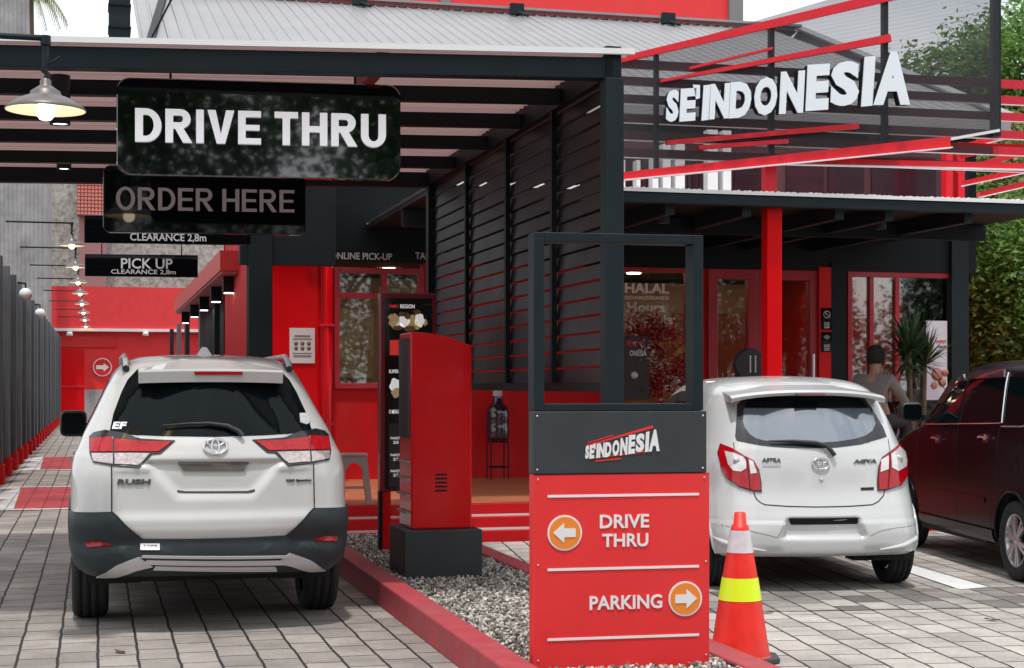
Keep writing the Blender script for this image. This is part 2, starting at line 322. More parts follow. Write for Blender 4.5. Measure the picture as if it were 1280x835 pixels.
def grotesk(word, x0, x1, z0, z1, y, depth, mb, st=.205, gap=.115):
    """plain bold grotesque capitals from straight and curved strokes, filling the box"""
    Wd = {'I': .21, 'E': .66, 'T': .68, 'H': .74, 'V': .76, 'U': .73, 'D': .74, 'R': .76, 'O': .82, ' ': .16}
    tot = sum(Wd[c] for c in word)+gap*(len(word)-1); sx = (x1-x0)/tot; sz = z1-z0; px = 0
    def quadstrip(A, B):
        n = len(A)
        f = lambda p, yy: (x0+(px+p[0])*sx, yy, z0+p[1]*sz)
        for i in range(n-1):
            q = [A[i], A[i+1], B[i+1], B[i]]; V = [f(p, y-depth) for p in q]+[f(p, y) for p in q]
            mb.add(V, [(0, 1, 2, 3), (0, 1, 5, 4), (2, 3, 7, 6)]+([(3, 0, 4, 7)] if i == 0 else [])+([(1, 2, 6, 5)] if i == n-2 else []))
    def rect(a, b, c, d): quadstrip([(a, c), (b, c)], [(a, d), (b, d)])
    h = st*.80
    for ch in word:
        w = Wd[ch]; s = st
        if ch == 'I': rect(0, s, 0, 1)
        elif ch == 'E': rect(0, s, 0, 1); rect(s, w, 0, h); rect(s, w, 1-h, 1); rect(s, w*.94, .5-h*.45, .5+h*.45)
        elif ch == 'T': rect(0, w, 1-h, 1); rect(w/2-s/2, w/2+s/2, 0, 1-h)
        elif ch == 'H': rect(0, s, 0, 1); rect(w-s, w, 0, 1); rect(s, w-s, .5-h/2, .5+h/2)
        elif ch == 'V': quadstrip([(0, 1), (w/2-s*.56, 0)], [(s*1.08, 1), (w/2, .27)]); quadstrip([(w/2-s*.56, 0), (w/2+s*.56, 0)], [(w/2, .27), (w/2, .27)]); quadstrip([(w/2, .27), (w-s*1.08, 1)], [(w/2+s*.56, 0), (w, 1)])
        elif ch == 'U':
            t = np.linspace(math.pi, 2*math.pi, 15); r = w/2; ri = w/2-s
            quadstrip([(0, 1)]+[(r+r*math.cos(a), .36+.37*math.sin(a)) for a in t]+[(w, 1)], [(s, 1)]+[(r+ri*math.cos(a), .36+(.37-h)*math.sin(a)) for a in t]+[(w-s, 1)])
        elif ch == 'D':
            t = np.linspace(-math.pi/2, math.pi/2, 19); c = .30
            quadstrip([(s, 0)]+[(c+(w-c)*math.cos(a), .5+.5*math.sin(a)) for a in t]+[(s, 1)], [(s, h)]+[(c+(w-c-s)*math.cos(a), .5+(.5-h)*math.sin(a)) for a in t]+[(s, 1-h)]); rect(0, s, 0, 1)
        elif ch == 'R':
            t = np.linspace(-math.pi/2, math.pi/2, 15); c = .42; cz = .715; b = .285
            quadstrip([(s, cz-b)]+[(c+(w*.94-c)*math.cos(a), cz+b*math.sin(a)) for a in t]+[(s, 1)], [(s, cz-b+h)]+[(c+(w*.94-c-s)*math.cos(a), cz+(b-h)*math.sin(a)) for a in t]+[(s, 1-h)]); rect(0, s, 0, 1)
            quadstrip([(.27, cz-b-.001), (w-s*1.22, 0)], [(.27+s*1.12, cz-b-.001), (w, 0)])
        elif ch == 'O':
            t = np.linspace(0, 2*math.pi, 37); quadstrip([(w/2+w/2*math.cos(a), .5+.52*math.sin(a)) for a in t], [(w/2+(w/2-s)*math.cos(a), .5+(.52-h)*math.sin(a)) for a in t])
        px += w+gap
def leafcloud(name, blobs, n, size, m, parent, squash=.75, droop=0, world=True):
    """blobs: (centre, (rx,ry,rz)); small bent leaves in clumps through the volume"""
    wts = np.array([b[1][0]*b[1][1]*b[1][2] for b in blobs])**(2/3); wts /= wts.sum()
    C_ = []
    for (c, r), w in zip(blobs, wts):
        nc = max(8, int(n*w/14)); d = rng.normal(size=(nc, 3)); d /= np.linalg.norm(d, axis=1)[:, None]
        C_.append(np.array(c)+d*(rng.uniform(.35, 1, nc)**.55)[:, None]*np.array(r))
    q = np.repeat(np.concatenate(C_), 14, axis=0); N = len(q); p = q+rng.normal(size=(N, 3))*size*1.5
    a = rng.normal(size=(N, 3)); a[:, 2] = a[:, 2]*.5-droop; a /= np.linalg.norm(a, axis=1)[:, None]
    b = np.cross(a, rng.normal(size=(N, 3))+np.array([0, 0, .8])); b /= np.linalg.norm(b, axis=1)[:, None]+1e-6
    s = size*rng.uniform(.55, 1.35, (N, 1)); nn = np.cross(a, b)
    V = np.stack([p-a*s*.1, p+a*s*.45+b*s*.28, p+a*s+nn*s*.2, p+a*s*.45-b*s*.28], axis=1).reshape(-1, 3)
    if parent is not None and world: V = V-np.array(top(parent).location)
    me = bpy.data.meshes.new(name); me.from_pydata(V.tolist(), [], np.arange(4*N).reshape(-1, 4).tolist()); me.materials.append(m)
    o = bpy.data.objects.new(name, me); COL.objects.link(o); o.parent = parent; return o
def struct(name, mb, m, world=False, **k): return tag(mb.build(name, m, **k), kind='structure')
# ================================================================ ground
PV_L = pavermat('lane_pavers', -R(90), (.40, .36, .32), (.29, .262, .235))
pr_ang = math.atan((400-640)/F0)+R(14.57)
cb = atZ(1100, 765, 0)
PV_R = pavermat('carpark_pavers', pr_ang-R(90), (.56, .515, .465), (.40, .365, .33))
def sheet(name, pts, z, m, thick=0, **k):
    mb = MB(); mb.add([(x, y, z) for x, y in pts], [tuple(range(len(pts)))]); return tag(mb.build(name, m), kind='structure')
ASPH = mat('asphalt', (.06, .058, .056), .9, var=.2, bump=.4, bscale=80)
sheet('ground', [(-400, -400), (400, -400), (400, 400), (-400, 400)], -.008, ASPH)
sheet('lane_paving', [(-1.75, -3), (2.55, -3), (2.55, 75), (-1.75, 75)], 0, PV_L)
band_y = atZ(1100, 764, 0); 
sheet('car_park_paving', [(2.554, -3), (40, -3), (40, 34), (2.554, 34)], 0, PV_R)
# dark strip of blocks in the car park
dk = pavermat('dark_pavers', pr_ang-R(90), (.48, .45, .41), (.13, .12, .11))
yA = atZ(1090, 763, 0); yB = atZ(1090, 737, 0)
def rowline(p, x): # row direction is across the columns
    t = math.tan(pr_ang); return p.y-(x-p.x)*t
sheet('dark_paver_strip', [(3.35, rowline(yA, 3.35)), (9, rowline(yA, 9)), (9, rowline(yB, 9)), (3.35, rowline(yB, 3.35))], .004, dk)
WL = mat('worn_white_line_paint', (.72, .72, .71), .7, var=.12, vscale=15, bump=.3)
def gp(*uv): return [tuple(atZ(u, v, 0)[:2]) for u, v in uv]
sheet('parking_line', gp((1040, 690), (1056, 686), (1140, 708), (1236, 735), (1200, 738), (1140, 718), (1085, 702)), .008, WL)
PINK = pavermat('red_painted_pavers', -R(90), (.52, .06, .07), (.46, .05, .06), mort=(.25, .03, .03))
PWH = pavermat('white_painted_pavers', -R(90), (.72, .72, .72), (.62, .62, .62), mort=(.3, .3, .3))
for (va, vb) in ((637, 609), (588, 571)):
    ya = atZ(50, va, 0).y; yb_ = atZ(50, vb, 0).y
    sheet('red_crossing_band', [(-.95, ya), (1.8, ya), (1.8, yb_), (-1.05, yb_)], .004, PINK)
    sheet('white_crossing_band', [(-1.36, ya), (-.954, ya), (-1.054, yb_), (-1.36, yb_)], .004, PWH)
    for y in (ya, yb_): sheet('white_crossing_line', [(-1.3, y-.12), (1.8, y-.12), (1.8, y+.10), (-1.3, y+.10)], .008, PWH)
# ---------------------------------------------------------------- island kerbs, gravel
def prismobj(name, poly, z0, z1, m, parent=None, bevel=0, world=False):
    mb = MB(); mb.prism(poly, z0, z1, 'XY'); return mb.build(name, m, parent, world, bevel)
k = prismobj('island_kerb', [(1.84, 6.0), (2.0, 6.0), (2.0, 14.68), (1.84, 14.68)], -.004, .166, KERB, bevel=.012); tag(k, kind='structure')
k = prismobj('island_kerb', [(3.05, 6.0), (3.22, 6.0), (3.22, 14.68), (3.05, 14.68)], -.004, .115, KERB, bevel=.012); tag(k, kind='structure')
k = prismobj('red_ground_band', [(3.22, 8.5), (3.40, 8.5), (3.40, 14.68), (3.22, 14.68)], -.003, .006, KERB); tag(k, kind='structure')
sheet('gravel_bed', [(2.0, 6.0), (3.05, 6.0), (3.05, 14.68), (2.0, 14.68)], .085, mat('gravel_soil', (.06, .055, .05), .95))
def stones(name, n, x0, x1, y0, y1, z, smin, smax):
    bm = bmesh.new(); bmesh.ops.create_icosphere(bm, subdivisions=1, radius=1); bv = np.array([v.co[:] for v in bm.verts]); bf = np.array([[v.index for v in f.verts] for f in bm.faces]); bm.free()
    V = []; Fs = []
    xs = rng.uniform(x0, x1, n); ys = rng.uniform(y0, y1, n)
    for i in range(n):
        s = rng.uniform(smin, smax)*np.array([rng.uniform(.8, 1.5), rng.uniform(.7, 1.1), rng.uniform(.45, .8)])
        a = rng.normal(size=(3, 3)); q, _ = np.linalg.qr(a); v = (bv*rng.uniform(.8, 1.15, (12, 1))*s) @ q.T + np.array([xs[i], ys[i], z+rng.uniform(0, smax*1.3)])
        V.append(v); Fs.append(bf+12*i)
    V = np.concatenate(V); Fs = np.concatenate(Fs); me = bpy.data.meshes.new(name); me.from_pydata(V.tolist(), [], Fs.tolist())
    m = bpy.data.materials.new('pebbles'); m.use_nodes = True; t = m.node_tree; p = t.nodes['Principled BSDF']; g = t.nodes.new('ShaderNodeNewGeometry'); r = t.nodes.new('ShaderNodeValToRGB')
    e = r.color_ramp.elements; e[0].color = (.07, .062, .055, 1); e[1].color = (.74, .70, .62, 1); x = e.new(.35); x.color = (.22, .20, .175, 1); x = e.new(.7); x.color = (.42, .385, .34, 1)
    t.links.new(g.outputs['Random Per Island'], r.inputs[0]); t.links.new(r.outputs[0], p.inputs['Base Color']); p.inputs['Roughness'].default_value = .8
    me.materials.append(m); o = bpy.data.objects.new(name, me); COL.objects.link(o); return tag(o, 'grey and cream pebble gravel filling the kerbed island', 'gravel', kind='stuff')
stones('gravel', 15000, 2.01, 3.04, 6.6, 14.66, .085, .0095, .0165)

# ---------------------------------------------------------------- terrace and steps
YS = 14.7; YW = 19.6; XL = 2.06
TRD = mat('pale_tread', (.42, .33, .31), .6, var=.1)
z1, z2, z3 = .106, .212, .318
for i, (y0, z) in enumerate(((YS, z1), (YS+.30, z2))):
    o = prismobj('terrace_step', [(1.90, y0), (13.5, y0), (13.5, y0+.30), (1.90, y0+.30)], -.004, z, REDW, bevel=.006); tag(o, kind='structure')
    t_ = prismobj('step_tread', [(1.91, y0+.05), (13.4, y0+.05), (13.4, y0+.299), (1.91, y0+.299)], z+.001, z+.005, TRD); tag(t_, kind='structure')
o = prismobj('terrace', [(1.90, YS+.60), (13.5, YS+.60), (13.5, 27), (1.90, 27)], -.004, z3, REDW, bevel=.006); tag(o, kind='structure')
sheet('terrace_tiles', [(1.92, YS+.66), (13.4, YS+.66), (13.4, 26.9), (1.92, 26.9)], z3+.004, TILE)

# ---------------------------------------------------------------- restaurant building
bld = thing('restaurant_building', 'single-storey restaurant with red walls, black fascia and corrugated metal hip roof', 'building', (7, YW, 0))
def wb(name, m, u0, u1, v0, v1, Y, th=.2, bevel=0, parent=bld, zlo=None, zhi=None):
    x0, x1 = XY(u0, Y), XY(u1, Y); uc = (u0+u1)/2
    zt = ZY(uc, v0, Y) if zhi is None else zhi; zb_ = ZY(uc, v1, Y) if zlo is None else zlo
    return boxo(name, m, parent, x0, x1, Y, Y+th, zb_, zt, world=True, bevel=bevel)
xE = XY(1209, YW)
zf_ = ZY(620, 331, YW); zSof = 3.42
def wallbox(x0, x1, z0, z1, m=REDW, name='wall', y=YW, th=.22): return boxo(name, m, bld, x0, x1, y, y+th, z0, z1, world=True)
wl = MB()
xa, xb = XY(417, YW), XY(529, YW); zwt = ZY(470, 335, YW); zsill = ZY(450, 486, YW)
xA0, xA1 = XY(770, YW), XY(862, YW); xD0, xD1 = XY(884, YW), XY(1022, YW); xB0, xB1 = XY(1058, YW), XY(1191, YW); zh = ZY(940, 337, YW); zAs = .62
wl.box(XL, xa, YW, YW+.22, z3, zh); wl.box(xa, xb, YW, YW+.22, z3, zsill)
wl.box(xb, xA0, YW, YW+.22, z3, zh); wl.box(xA0, xA1, YW, YW+.22, z3, zAs)
wl.box(xA1, xD0, YW, YW+.22, z3, zh); wl.box(xD1, xB0, YW, YW+.22, z3, zh); wl.box(xB0, xB1, YW, YW+.22, z3, zAs)
wl.box(XL, XL+.22, YW+.22, 27, z3, 5.0); wl.box(xE-.15, xE+.1, YW+.3, 27, z3, 5.0); wl.box(XL, xE, 26.8, 27, z3, 5)
wl.build('wall', REDW, bld, True)
boxo('fascia', DARKW, bld, XL-.03, xE+.1, YW-.06, YW+.25, zh, 5.02, world=True)
boxo('corner_post', BLK2, bld, XY(1190, YW-.12), XY(1211, YW-.12), YW-.12, YW+.25, z3, 5.0, world=True)
boxo('corner_post', BLK, bld, XY(1040, YW-.1), XY(1058, YW-.1), YW-.1, YW-.07, z3, zh+.1, world=True)
# bright red box wall panel beside the downpipe, with end face
wb('wall_panel', REDG, 340, 401, 331, 560, YW-.09, .09)
boxo('interior_floor', BEIGE, bld, XL+.3, xE-.2, YW+.25, 26.8, z3+.008, z3+.03, world=True)
boxo('interior_ceiling', mat('dark_ceiling', (.05, .04, .04), .8), bld, XL+.3, xE-.2, YW+.25, 26.8, 3.25, 3.3, world=True)
boxo('interior_wall', BEIGE, bld, XL+.3, xE-.2, 25.4, 25.6, z3, 3.2, world=True)
# warm lit interior: counter, menu panels, tables, ceiling lamps
WARM = mat('warm_ceiling_lamp', (1, .85, .6), .5, emit=(1, .80, .55), es=26)
for i in range(7):
    for j in range(3):
        x_ = XL+.9+i*1.3; y_ = YW+1.0+j*1.6; q = MB(); q.lathe([(.001, 3.235), (.11, 3.235), (.11, 3.249)], 16, c=(x_, y_, 0)); q.build('ceiling_lamp', WARM, bld, True)
boxo('counter', mat('wood_counter', (.30, .15, .07), .4, var=.2), bld, 3.2, 9.5, 24.0, 24.6, z3+.03, 1.35, world=True, bevel=.02)
for i in range(5): boxo('back_panel', mat(('cream_panel', 'brick_panel', 'ochre_panel')[i % 3], ((.6, .5, .4), (.35, .10, .06), (.45, .28, .10))[i % 3], .6, var=.3, vscale=4), bld, 3.0+i*1.6, 4.3+i*1.6, 25.34, 25.39, 1.6, 2.7, world=True)
for i, (x_, y_) in enumerate(((4.3, 21.4), (5.9, 22.2), (7.6, 21.0), (9.4, 21.6), (10.4, 20.9))):
    q = MB(); q.lathe([(.001, 1.04), (.34, 1.04), (.34, 1.08), (.001, 1.08)], 24, c=(x_, y_, 0)); q.tube([(x_, y_, z3+.03), (x_, y_, 1.04)], .03, 8); q.build('cafe_table', mat('pale_wood', (.45, .30, .17), .45, var=.2), bld, True)
    for sx in (-.5, .5):
        q = MB(); q.box(x_+sx-.19, x_+sx+.19, y_-.19, y_+.19, .77, .81, bev=.01)
        for a_, b_ in ((-.16, -.16), (.16, -.16), (.16, .16), (-.16, .16)): q.tube([(x_+sx+a_, y_+b_, z3+.03), (x_+sx+a_, y_+b_, .77)], .015, 6)
        q.box(x_+sx+(.17 if sx > 0 else -.19), x_+sx+(.19 if sx > 0 else -.17), y_-.19, y_+.19, .80, 1.22); q.build('cafe_chair', mat('red_chair', (.35, .02, .02), .5), bld, True)
# windows and doors
FR = mat('red_frame', (.42, .012, .03), .35, coat=.2, var=.08)
def window(name, x0, x1, z0, z1, divs=(), rail=None, fw_=.07, pm=PANE, fm=FR, y=None):
    y = YW-.045 if y is None else y
    mb = MB(); mb.box(x0, x0+fw_, y, y+.12, z0, z1); mb.box(x1-fw_, x1, y, y+.12, z0, z1); mb.box(x0+fw_, x1-fw_, y, y+.12, z1-fw_, z1); mb.box(x0+fw_, x1-fw_, y, y+.12, z0, z0+fw_)
    for d in divs: mb.box(d-fw_*.45, d+fw_*.45, y+.004, y+.11, z0+fw_, z1-fw_)
    if rail: mb.box(x0+fw_, x1-fw_, y+.008, y+.105, rail-fw_*.5, rail+fw_*.5)
    f = mb.build(name, fm, bld, True, bevel=.006)
    p = MB(); p.box(x0+fw_*.8, x1-fw_*.8, y+.05, y+.058, z0+fw_*.8, z1-fw_*.8); p.build('pane', pm, f, True)
    return f
window('window', xa, xb, zsill, zwt, rail=ZY(470, 370, YW), divs=(XY(480, YW),), pm=PANEL)
window('window', xA0, xA1, zAs, zh, fw_=.06)
window('window', xB0, xB1, zAs, zh, divs=(XY(1088, YW), XY(1120, YW)), pm=PANEL)
for (u0, u1) in ((884, 945), (945, 1022)):
    d = window('door', XY(u0, YW), XY(u1, YW), z3+.02, zh, rail=zh-.30 if False else None, fw_=.13)
    hb_ = MB(); xh = XY(u1-9, YW); hb_.tube([(xh, YW-.10, 1.1), (xh, YW-.10, 1.9)], .018, 8); hb_.build('handle', CHR, d, True)
wb('door_jamb', REDG, 1024, 1042, 334, 560, YW-.09, .09, zlo=z3)
# notice plates on the jamb: no-smoking style disc and wi-fi fan
for (v0, v1, kind) in ((385, 412, 0), (415, 440, 1)):
    pl = wb('door_sign', BLKG, 1027, 1040, v0, v1, YW-.105, .012)
    x0, x1 = XY(1027, YW-.11), XY(1040, YW-.11); zt, zb2 = ZY(1033, v0, YW-.11), ZY(1033, v1, YW-.11); cx = (x0+x1)/2; cz = zt-.085; yy = YW-.112; g = MB()
    if kind == 0:
        g.tube([(cx+.045*math.cos(a), yy, cz+.045*math.sin(a)) for a in np.linspace(0, 2*math.pi, 25)], .006, 6); g.tube([(cx-.032, yy, cz+.032), (cx+.032, yy, cz-.032)], .006, 6)
    else:
        for r_ in (.02, .038, .056): g.tube([(cx+r_*math.cos(a), yy, cz-.02+r_*math.sin(a)) for a in np.linspace(.7, 2.44, 12)], .005, 6)
    for j in range(4): g.box(cx-.04, cx+.04, yy-.002, yy+.004, zb2+.02+j*.022, zb2+.03+j*.022)
    g.build('sign_marks', LETD, pl, True)
# lettering on fascia and glass
def wtext(name, s, u0, u1, v0, v1, Y, m, parent, bold=.01, depth=.01, **k):
    uc = (u0+u1)/2
    mb = MB(); letters(mb, s, XY(u0, Y), XY(u1, Y), ZY(uc, v1, Y), ZY(uc, v0, Y), Y, depth, bold, **k); return mb.build(name, m, parent, True)
wtext('fascia_lettering', 'ONLINE PICK-UP', 413, 490, 316, 324.5, YW-.065, LETD, bld)
wtext('fascia_lettering', 'TAKE AWAY', 519, 575, 316, 324.5, YW-.065, LETD, bld)
CREAM = mat('cream_vinyl', (.85, .78, .72), .5)
wtext('window_lettering', 'HALAL', 781, 836, 354, 366.5, YW-.05, CREAM, bld, bold=.03)
wtext('window_lettering', 'ID31410623392410725', 781, 836, 370, 374.5, YW-.05, CREAM, bld)
wtext('window_lettering', 'Hours', 784, 831, 378, 390, YW-.05, CREAM, bld, bold=.02)
wtext('window_lettering', 'Kul bola:', 780, 844, 393, 405, YW-.05, CREAM, bld, bold=.02)
# ---- roof of the building
def roofsurf():
    Ye, Yr = 19.0, 27.0; ze = ZY(900, 133, Ye); zr = ZY(640, 17, Yr)
    A = Vector((XY(182, Ye), Ye, ze)); B = Vector((XY(1262, Ye), Ye, ze)); Cc = Vector((XY(985, Yr)+.2, Yr, zr)); D = Vector((XY(188, Yr)+.3, Yr, zr)); E = Vector((B.x+.5, 36, ze))
    mb = MB(); pitch = .19; x = A.x; fs = []
    # ribbed sheets: a zigzag across x swept up the slope
    def top_at(x):  # fraction up the slope reachable at x
        if x <= Cc.x: return 1.0
        return (B.x-x)/(B.x-Cc.x)
    xs = []; x = A.x
    while x < B.x-.01:
        for dx, h in ((0, 0), (.012, .018), (.040, .018), (.052, 0)): xs.append((x+dx, h))
        x += pitch
    V = []
    for x, h in xs:
        t_ = max(0, top_at(x)); V += [(x, Ye, ze+h), (x, Ye+(Yr-Ye)*t_, ze+(zr-ze)*t_+h)]
    for i in range(len(xs)-1): fs.append((2*i, 2*i+2, 2*i+3, 2*i+1))
    mb.add(V, fs); mb.add([B, E, Cc], [(0, 1, 2)]); mb.add([D, Cc, E+Vector((-2, 0, 0)), Vector((D.x, 36, ze))], [(0, 1, 2, 3)])
    r = mb.build('roof', ZINC, bld, True)
    m2 = MB(); m2.box(A.x, B.x, Ye-.03, Ye+.02, ze-.16, ze-.01); m2.beam(D+Vector((0, 0, .06)), Cc+Vector((0, 0, .06)), .35, .04); m2.beam(Cc+Vector((0, 0, .06)), B+Vector((0, 0, .06)), .22, .04); m2.build('roof_ridge_cap', ZINC, r, True)
    m3 = MB(); m3.beam(A+Vector((-.06, 0, -.04)), D+Vector((-.06, 0, -.02)), .10, .22); m3.build('gable_trim', BLK, r, True)
    m4 = MB(); m4.box(A.x, xE+.1, YW, YW+.05, 5.0, ze-.05); m4.build('eave_board', DARKW, bld, True)
    for u in (449, 645, 834):
        p = Vector((XY(u, Yr-.3), Yr-.35, zr-.05)); s_ = MB(); s_.box(p.x-.12, p.x+.12, p.y-.05, p.y+.05, p.z-.05, p.z+.14); s_.tube([p, p+Vector((.15, -.2, -.1))], .03, 6); s_.build('roof_bracket', BLK2, r, True)
    return ze, zr
ZE, ZR = roofsurf()
# gutter wall upstairs: pale pillars, red panels and dark windows over the awning
YU = 18.3
for (u0, u1, v0) in ((779, 781.5, 200), (796, 800.5, 200), (816, 823, 190), (829, 838.6, 180), (844.5, 856, 180), (885, 897.5, 162), (904, 914, 163)):
    wb('upper_pillar', WHT, u0, u1, v0, 250, YU, .15, zlo=3.5)
UP = mat('upper_window', (.03, .012, .018), .2, coat=.6, var=.2)
wb('upper_wall', mat('upper_panel', (.08, .018, .024), .5, var=.25, vscale=1.5), 770, 1198, 175, 250, YU+.4, .1, zlo=3.5)
for (u0, u1) in ((784, 795), (803, 815), (860, 868), (874, 884), (918, 958), (984, 1030), (1036, 1080), (1090, 1170)): wb('upper_window', UP, u0, u1, 196, 250, YU+.37, .03, zlo=3.55)
for u in (1187, 1202): wb('upper_red_post', REDB, u-4, u+4, 178, 250, YU-.3, .12, zlo=3.5)

# ---------------------------------------------------------------- awning over the terrace
YA = 15.5
zA0 = ZY(1030, 260, YA); zA1 = ZY(1030, 247, YA)
aw = thing('awning', 'flat black steel awning with a frayed white sheet edge along the shopfront', 'awning', (8, YA, 0))
xa0 = 3.22; xa1 = XY(1330, YA)
boxo('front_beam', BLK2, aw, xa0, xa1, YA, YA+.12, zA0, zA1, world=True, bevel=.008)
boxo('soffit', BLK, aw, xa0, xa1, YA+.12, YW-.08, zA0+.05, zA0+.09, world=True)
mb = MB(); V = []; n = 400
for i in range(n+1):
    x = xa0+(xa1-xa0)*i/n; h = .012+.014*abs(math.sin(i*.9))+.012*rng.random(); V += [(x, YA-.02, zA1+.002), (x, YA-.02, zA1+.015+h), (x, YW-.1, zA1+.015+h*.3), (x, YW-.1, zA1+.002)]
F = []
for i in range(n):
    for j in range(3): F.append((4*i+j, 4*i+4+j, 4*i+5+j, 4*i+1+j))
mb.add(V, F); mb.build('roof_sheet', ZEDGE, aw, True)
for u in (830, 925, 1040, 1102, 1200):
    x = XY(u, YA+.3); boxo('rafter', BLK2, aw, x-.05, x+.05, YA+.12, YW-.1, zA0-.10, zA0+.05, world=True)
for z_ in (zA0-.14,): boxo('rear_beam', BLK, aw, xa0, xa1, YA+1.6, YA+1.7, z_, zA0+.04, world=True)
x0, x1 = XY(959, YA+.15), XY(977, YA+.15)
ob = boxo('support_post', REDG, aw, x0, x1, YA+.14, YA+.30, z3, zA0-.002, world=True, bevel=.004)
boxo('support_post', REDB, aw, XY(957, YA+.02), XY(971, YA+.02), YA+.02, YA+.13, zA1+.003, ZY(965, 203, YA), world=True, bevel=.004)
for u in (830, 1101):
    p = atY(u, 270, YA+1.0)
    dl = thing('downlight', 'black cylinder downlight under the shopfront awning, ' + ('left one near the canopy post' if u < 900 else 'right one near the dark corner post'), 'lamp', (p.x, p.y, 0), group='downlights under the awning')
    b = MB(); b.lathe([(.001, zA0+.05), (.06, zA0+.05), (.06, zA0-.10), (.05, zA0-.10), (.05, zA0-.07)], 20); b.build('housing', BLK2, dl)
    b = MB(); b.lathe([(.001, zA0-.085), (.05, zA0-.085)], 20); b.build('lens', DISC, dl)

# ---------------------------------------------------------------- mesh screen with slats, red beams and big letters
YM = YA+.05
scr = thing('mesh_screen', 'tall fine black mesh screen on dark posts above the awning', 'screen', (6, YM, 0))
P = [(776, 76), (1108, -22), (1248, -22), (1249, 163), (1188, 174), (1115, 184), (776, 219)]
mb = MB(); mb.prism([(XY(u, YM), ZY(u, v, YM)) for u, v in P], YM, YM+.006, 'XZ'); mb.build('mesh_panel', MESHM, scr, True)
for (u, v0, v1, w) in ((822, 68, 222, 4.5), (966, 28, 206, 5.5), (1108, -25, 190, 6), (1247, -25, 170, 10)):
    wbx = MB(); wbx.box(XY(u-w/2, YM), XY(u+w/2, YM), YM+.01, YM+.08, ZY(u, v1, YM), ZY(u, v0, YM)); wbx.build('screen_post', BLK2, scr, True)
sc_edge = MB(); 
for a, b in (((1188, 174), (1249, 163)),):
    sc_edge.beam(atY(*a, YM), atY(*b, YM), .03, .03)
sc_edge.build('bottom_rail', WHT, scr, True)
YSL = YM+.12
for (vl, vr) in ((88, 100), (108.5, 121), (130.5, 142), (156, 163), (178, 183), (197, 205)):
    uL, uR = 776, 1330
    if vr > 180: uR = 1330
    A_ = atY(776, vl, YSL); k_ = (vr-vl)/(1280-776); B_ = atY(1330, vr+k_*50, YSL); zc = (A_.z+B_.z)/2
    sl_ = thing('horizontal_slat', 'horizontal red slat behind the mesh screen, shade painted in, ' + {88: 'topmost', 108.5: 'second from the top', 130.5: 'third from the top', 156: 'fourth from the top', 178: 'fifth from the top', 197: 'lowest'}[vl], 'slat', (A_.x, YSL, zc), group='horizontal slats behind the mesh screen')
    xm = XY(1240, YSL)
    s_ = MB(); s_.box(0, xm-A_.x, -.02, .02, -.045, .045); s_.build('slat_face', mat('slat_red_shade', (.085, .012, .018), .6, var=.2), sl_)  # same red slat, with the shade behind the mesh painted into its colour
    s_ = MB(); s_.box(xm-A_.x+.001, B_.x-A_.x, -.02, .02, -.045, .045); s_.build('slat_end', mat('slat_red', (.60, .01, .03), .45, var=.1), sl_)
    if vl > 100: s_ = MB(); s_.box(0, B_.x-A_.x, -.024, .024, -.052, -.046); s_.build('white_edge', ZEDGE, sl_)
def redbeam(label, a, b, t0, t1=None, Y=None, edge=False):
    Y = YM-.05 if Y is None else Y; t1 = t1 or t0; A_, B_ = atY(*a, Y), atY(*b, Y); s = 16.5/F0
    o = thing('red_beam', label, 'beam', tuple(A_), group='red slanting beams on the screen'); dx = B_-A_
    up = Vector((-dx.z, 0, dx.x)).normalized(); V = []
    for p, t_ in ((Vector((0, 0, 0)), t0*s), (dx, t1*s)):
        V += [p+up*t_/2+Vector((0, .0, 0)), p-up*t_/2, p-up*t_/2+Vector((0, .07, 0)), p+up*t_/2+Vector((0, .07, 0))]
    m_ = MB(); m_.add(V, [(0, 1, 5, 4), (1, 2, 6, 5), (2, 3, 7, 6), (3, 0, 4, 7), (0, 1, 2, 3), (4, 5, 6, 7)]); m_.build('beam_face', REDB, o)
    if edge:
        m_ = MB(); m_.beam(-up*(t0*s/2+.008), dx-up*(t1*s/2+.008), .075, .012, up=up); m_.build('white_underside', ZEDGE, o)
    return o
redbeam('widest red beam rising across the top of the mesh screen', (768, 76), (1140, -12), 7, 13)
redbeam('red beam rising above the big white letters to a cut tip', (826, 101), (1114, 47), 3, 10)
redbeam('thin dark red bar between the two upper red beams', (862, 85), (966, 60), 3)
redbeam('thin red beam under the big letters, upper of two', (835, 178), (1074, 157), 5, 7)
redbeam('short thin red bar under the big letters, lower of two', (874, 184), (986, 176), 5, 5)
redbeam('thick red beam slanting up just above the awning', (776, 220), (1188, 177), 9, 14, edge=True, Y=YM-.14)
redbeam('long level red beam above the awning, upper of two', (1100, 180), (1330, 186), 9, 9, Y=YM+.3, edge=True)
redbeam('long level red beam above the awning, lower of two', (962, 200), (1330, 209), 8, 8, Y=YM+.02, edge=True)
for i, (a, b) in enumerate((((1200, 196), (1255, 182)), ((1200, 213), (1300, 185)), ((1203, 229), (1300, 208)), ((1225, 243), (1300, 225)), ((1190, 186), (1262, 168)))):
    redbeam('red slanting bar in front of the tree right of the screen, ' + ['second from the top', 'middle one', 'second from the bottom', 'bottom one', 'top one'][i], a, b, 6, 8, Y=YM+.9, edge=i > 1)
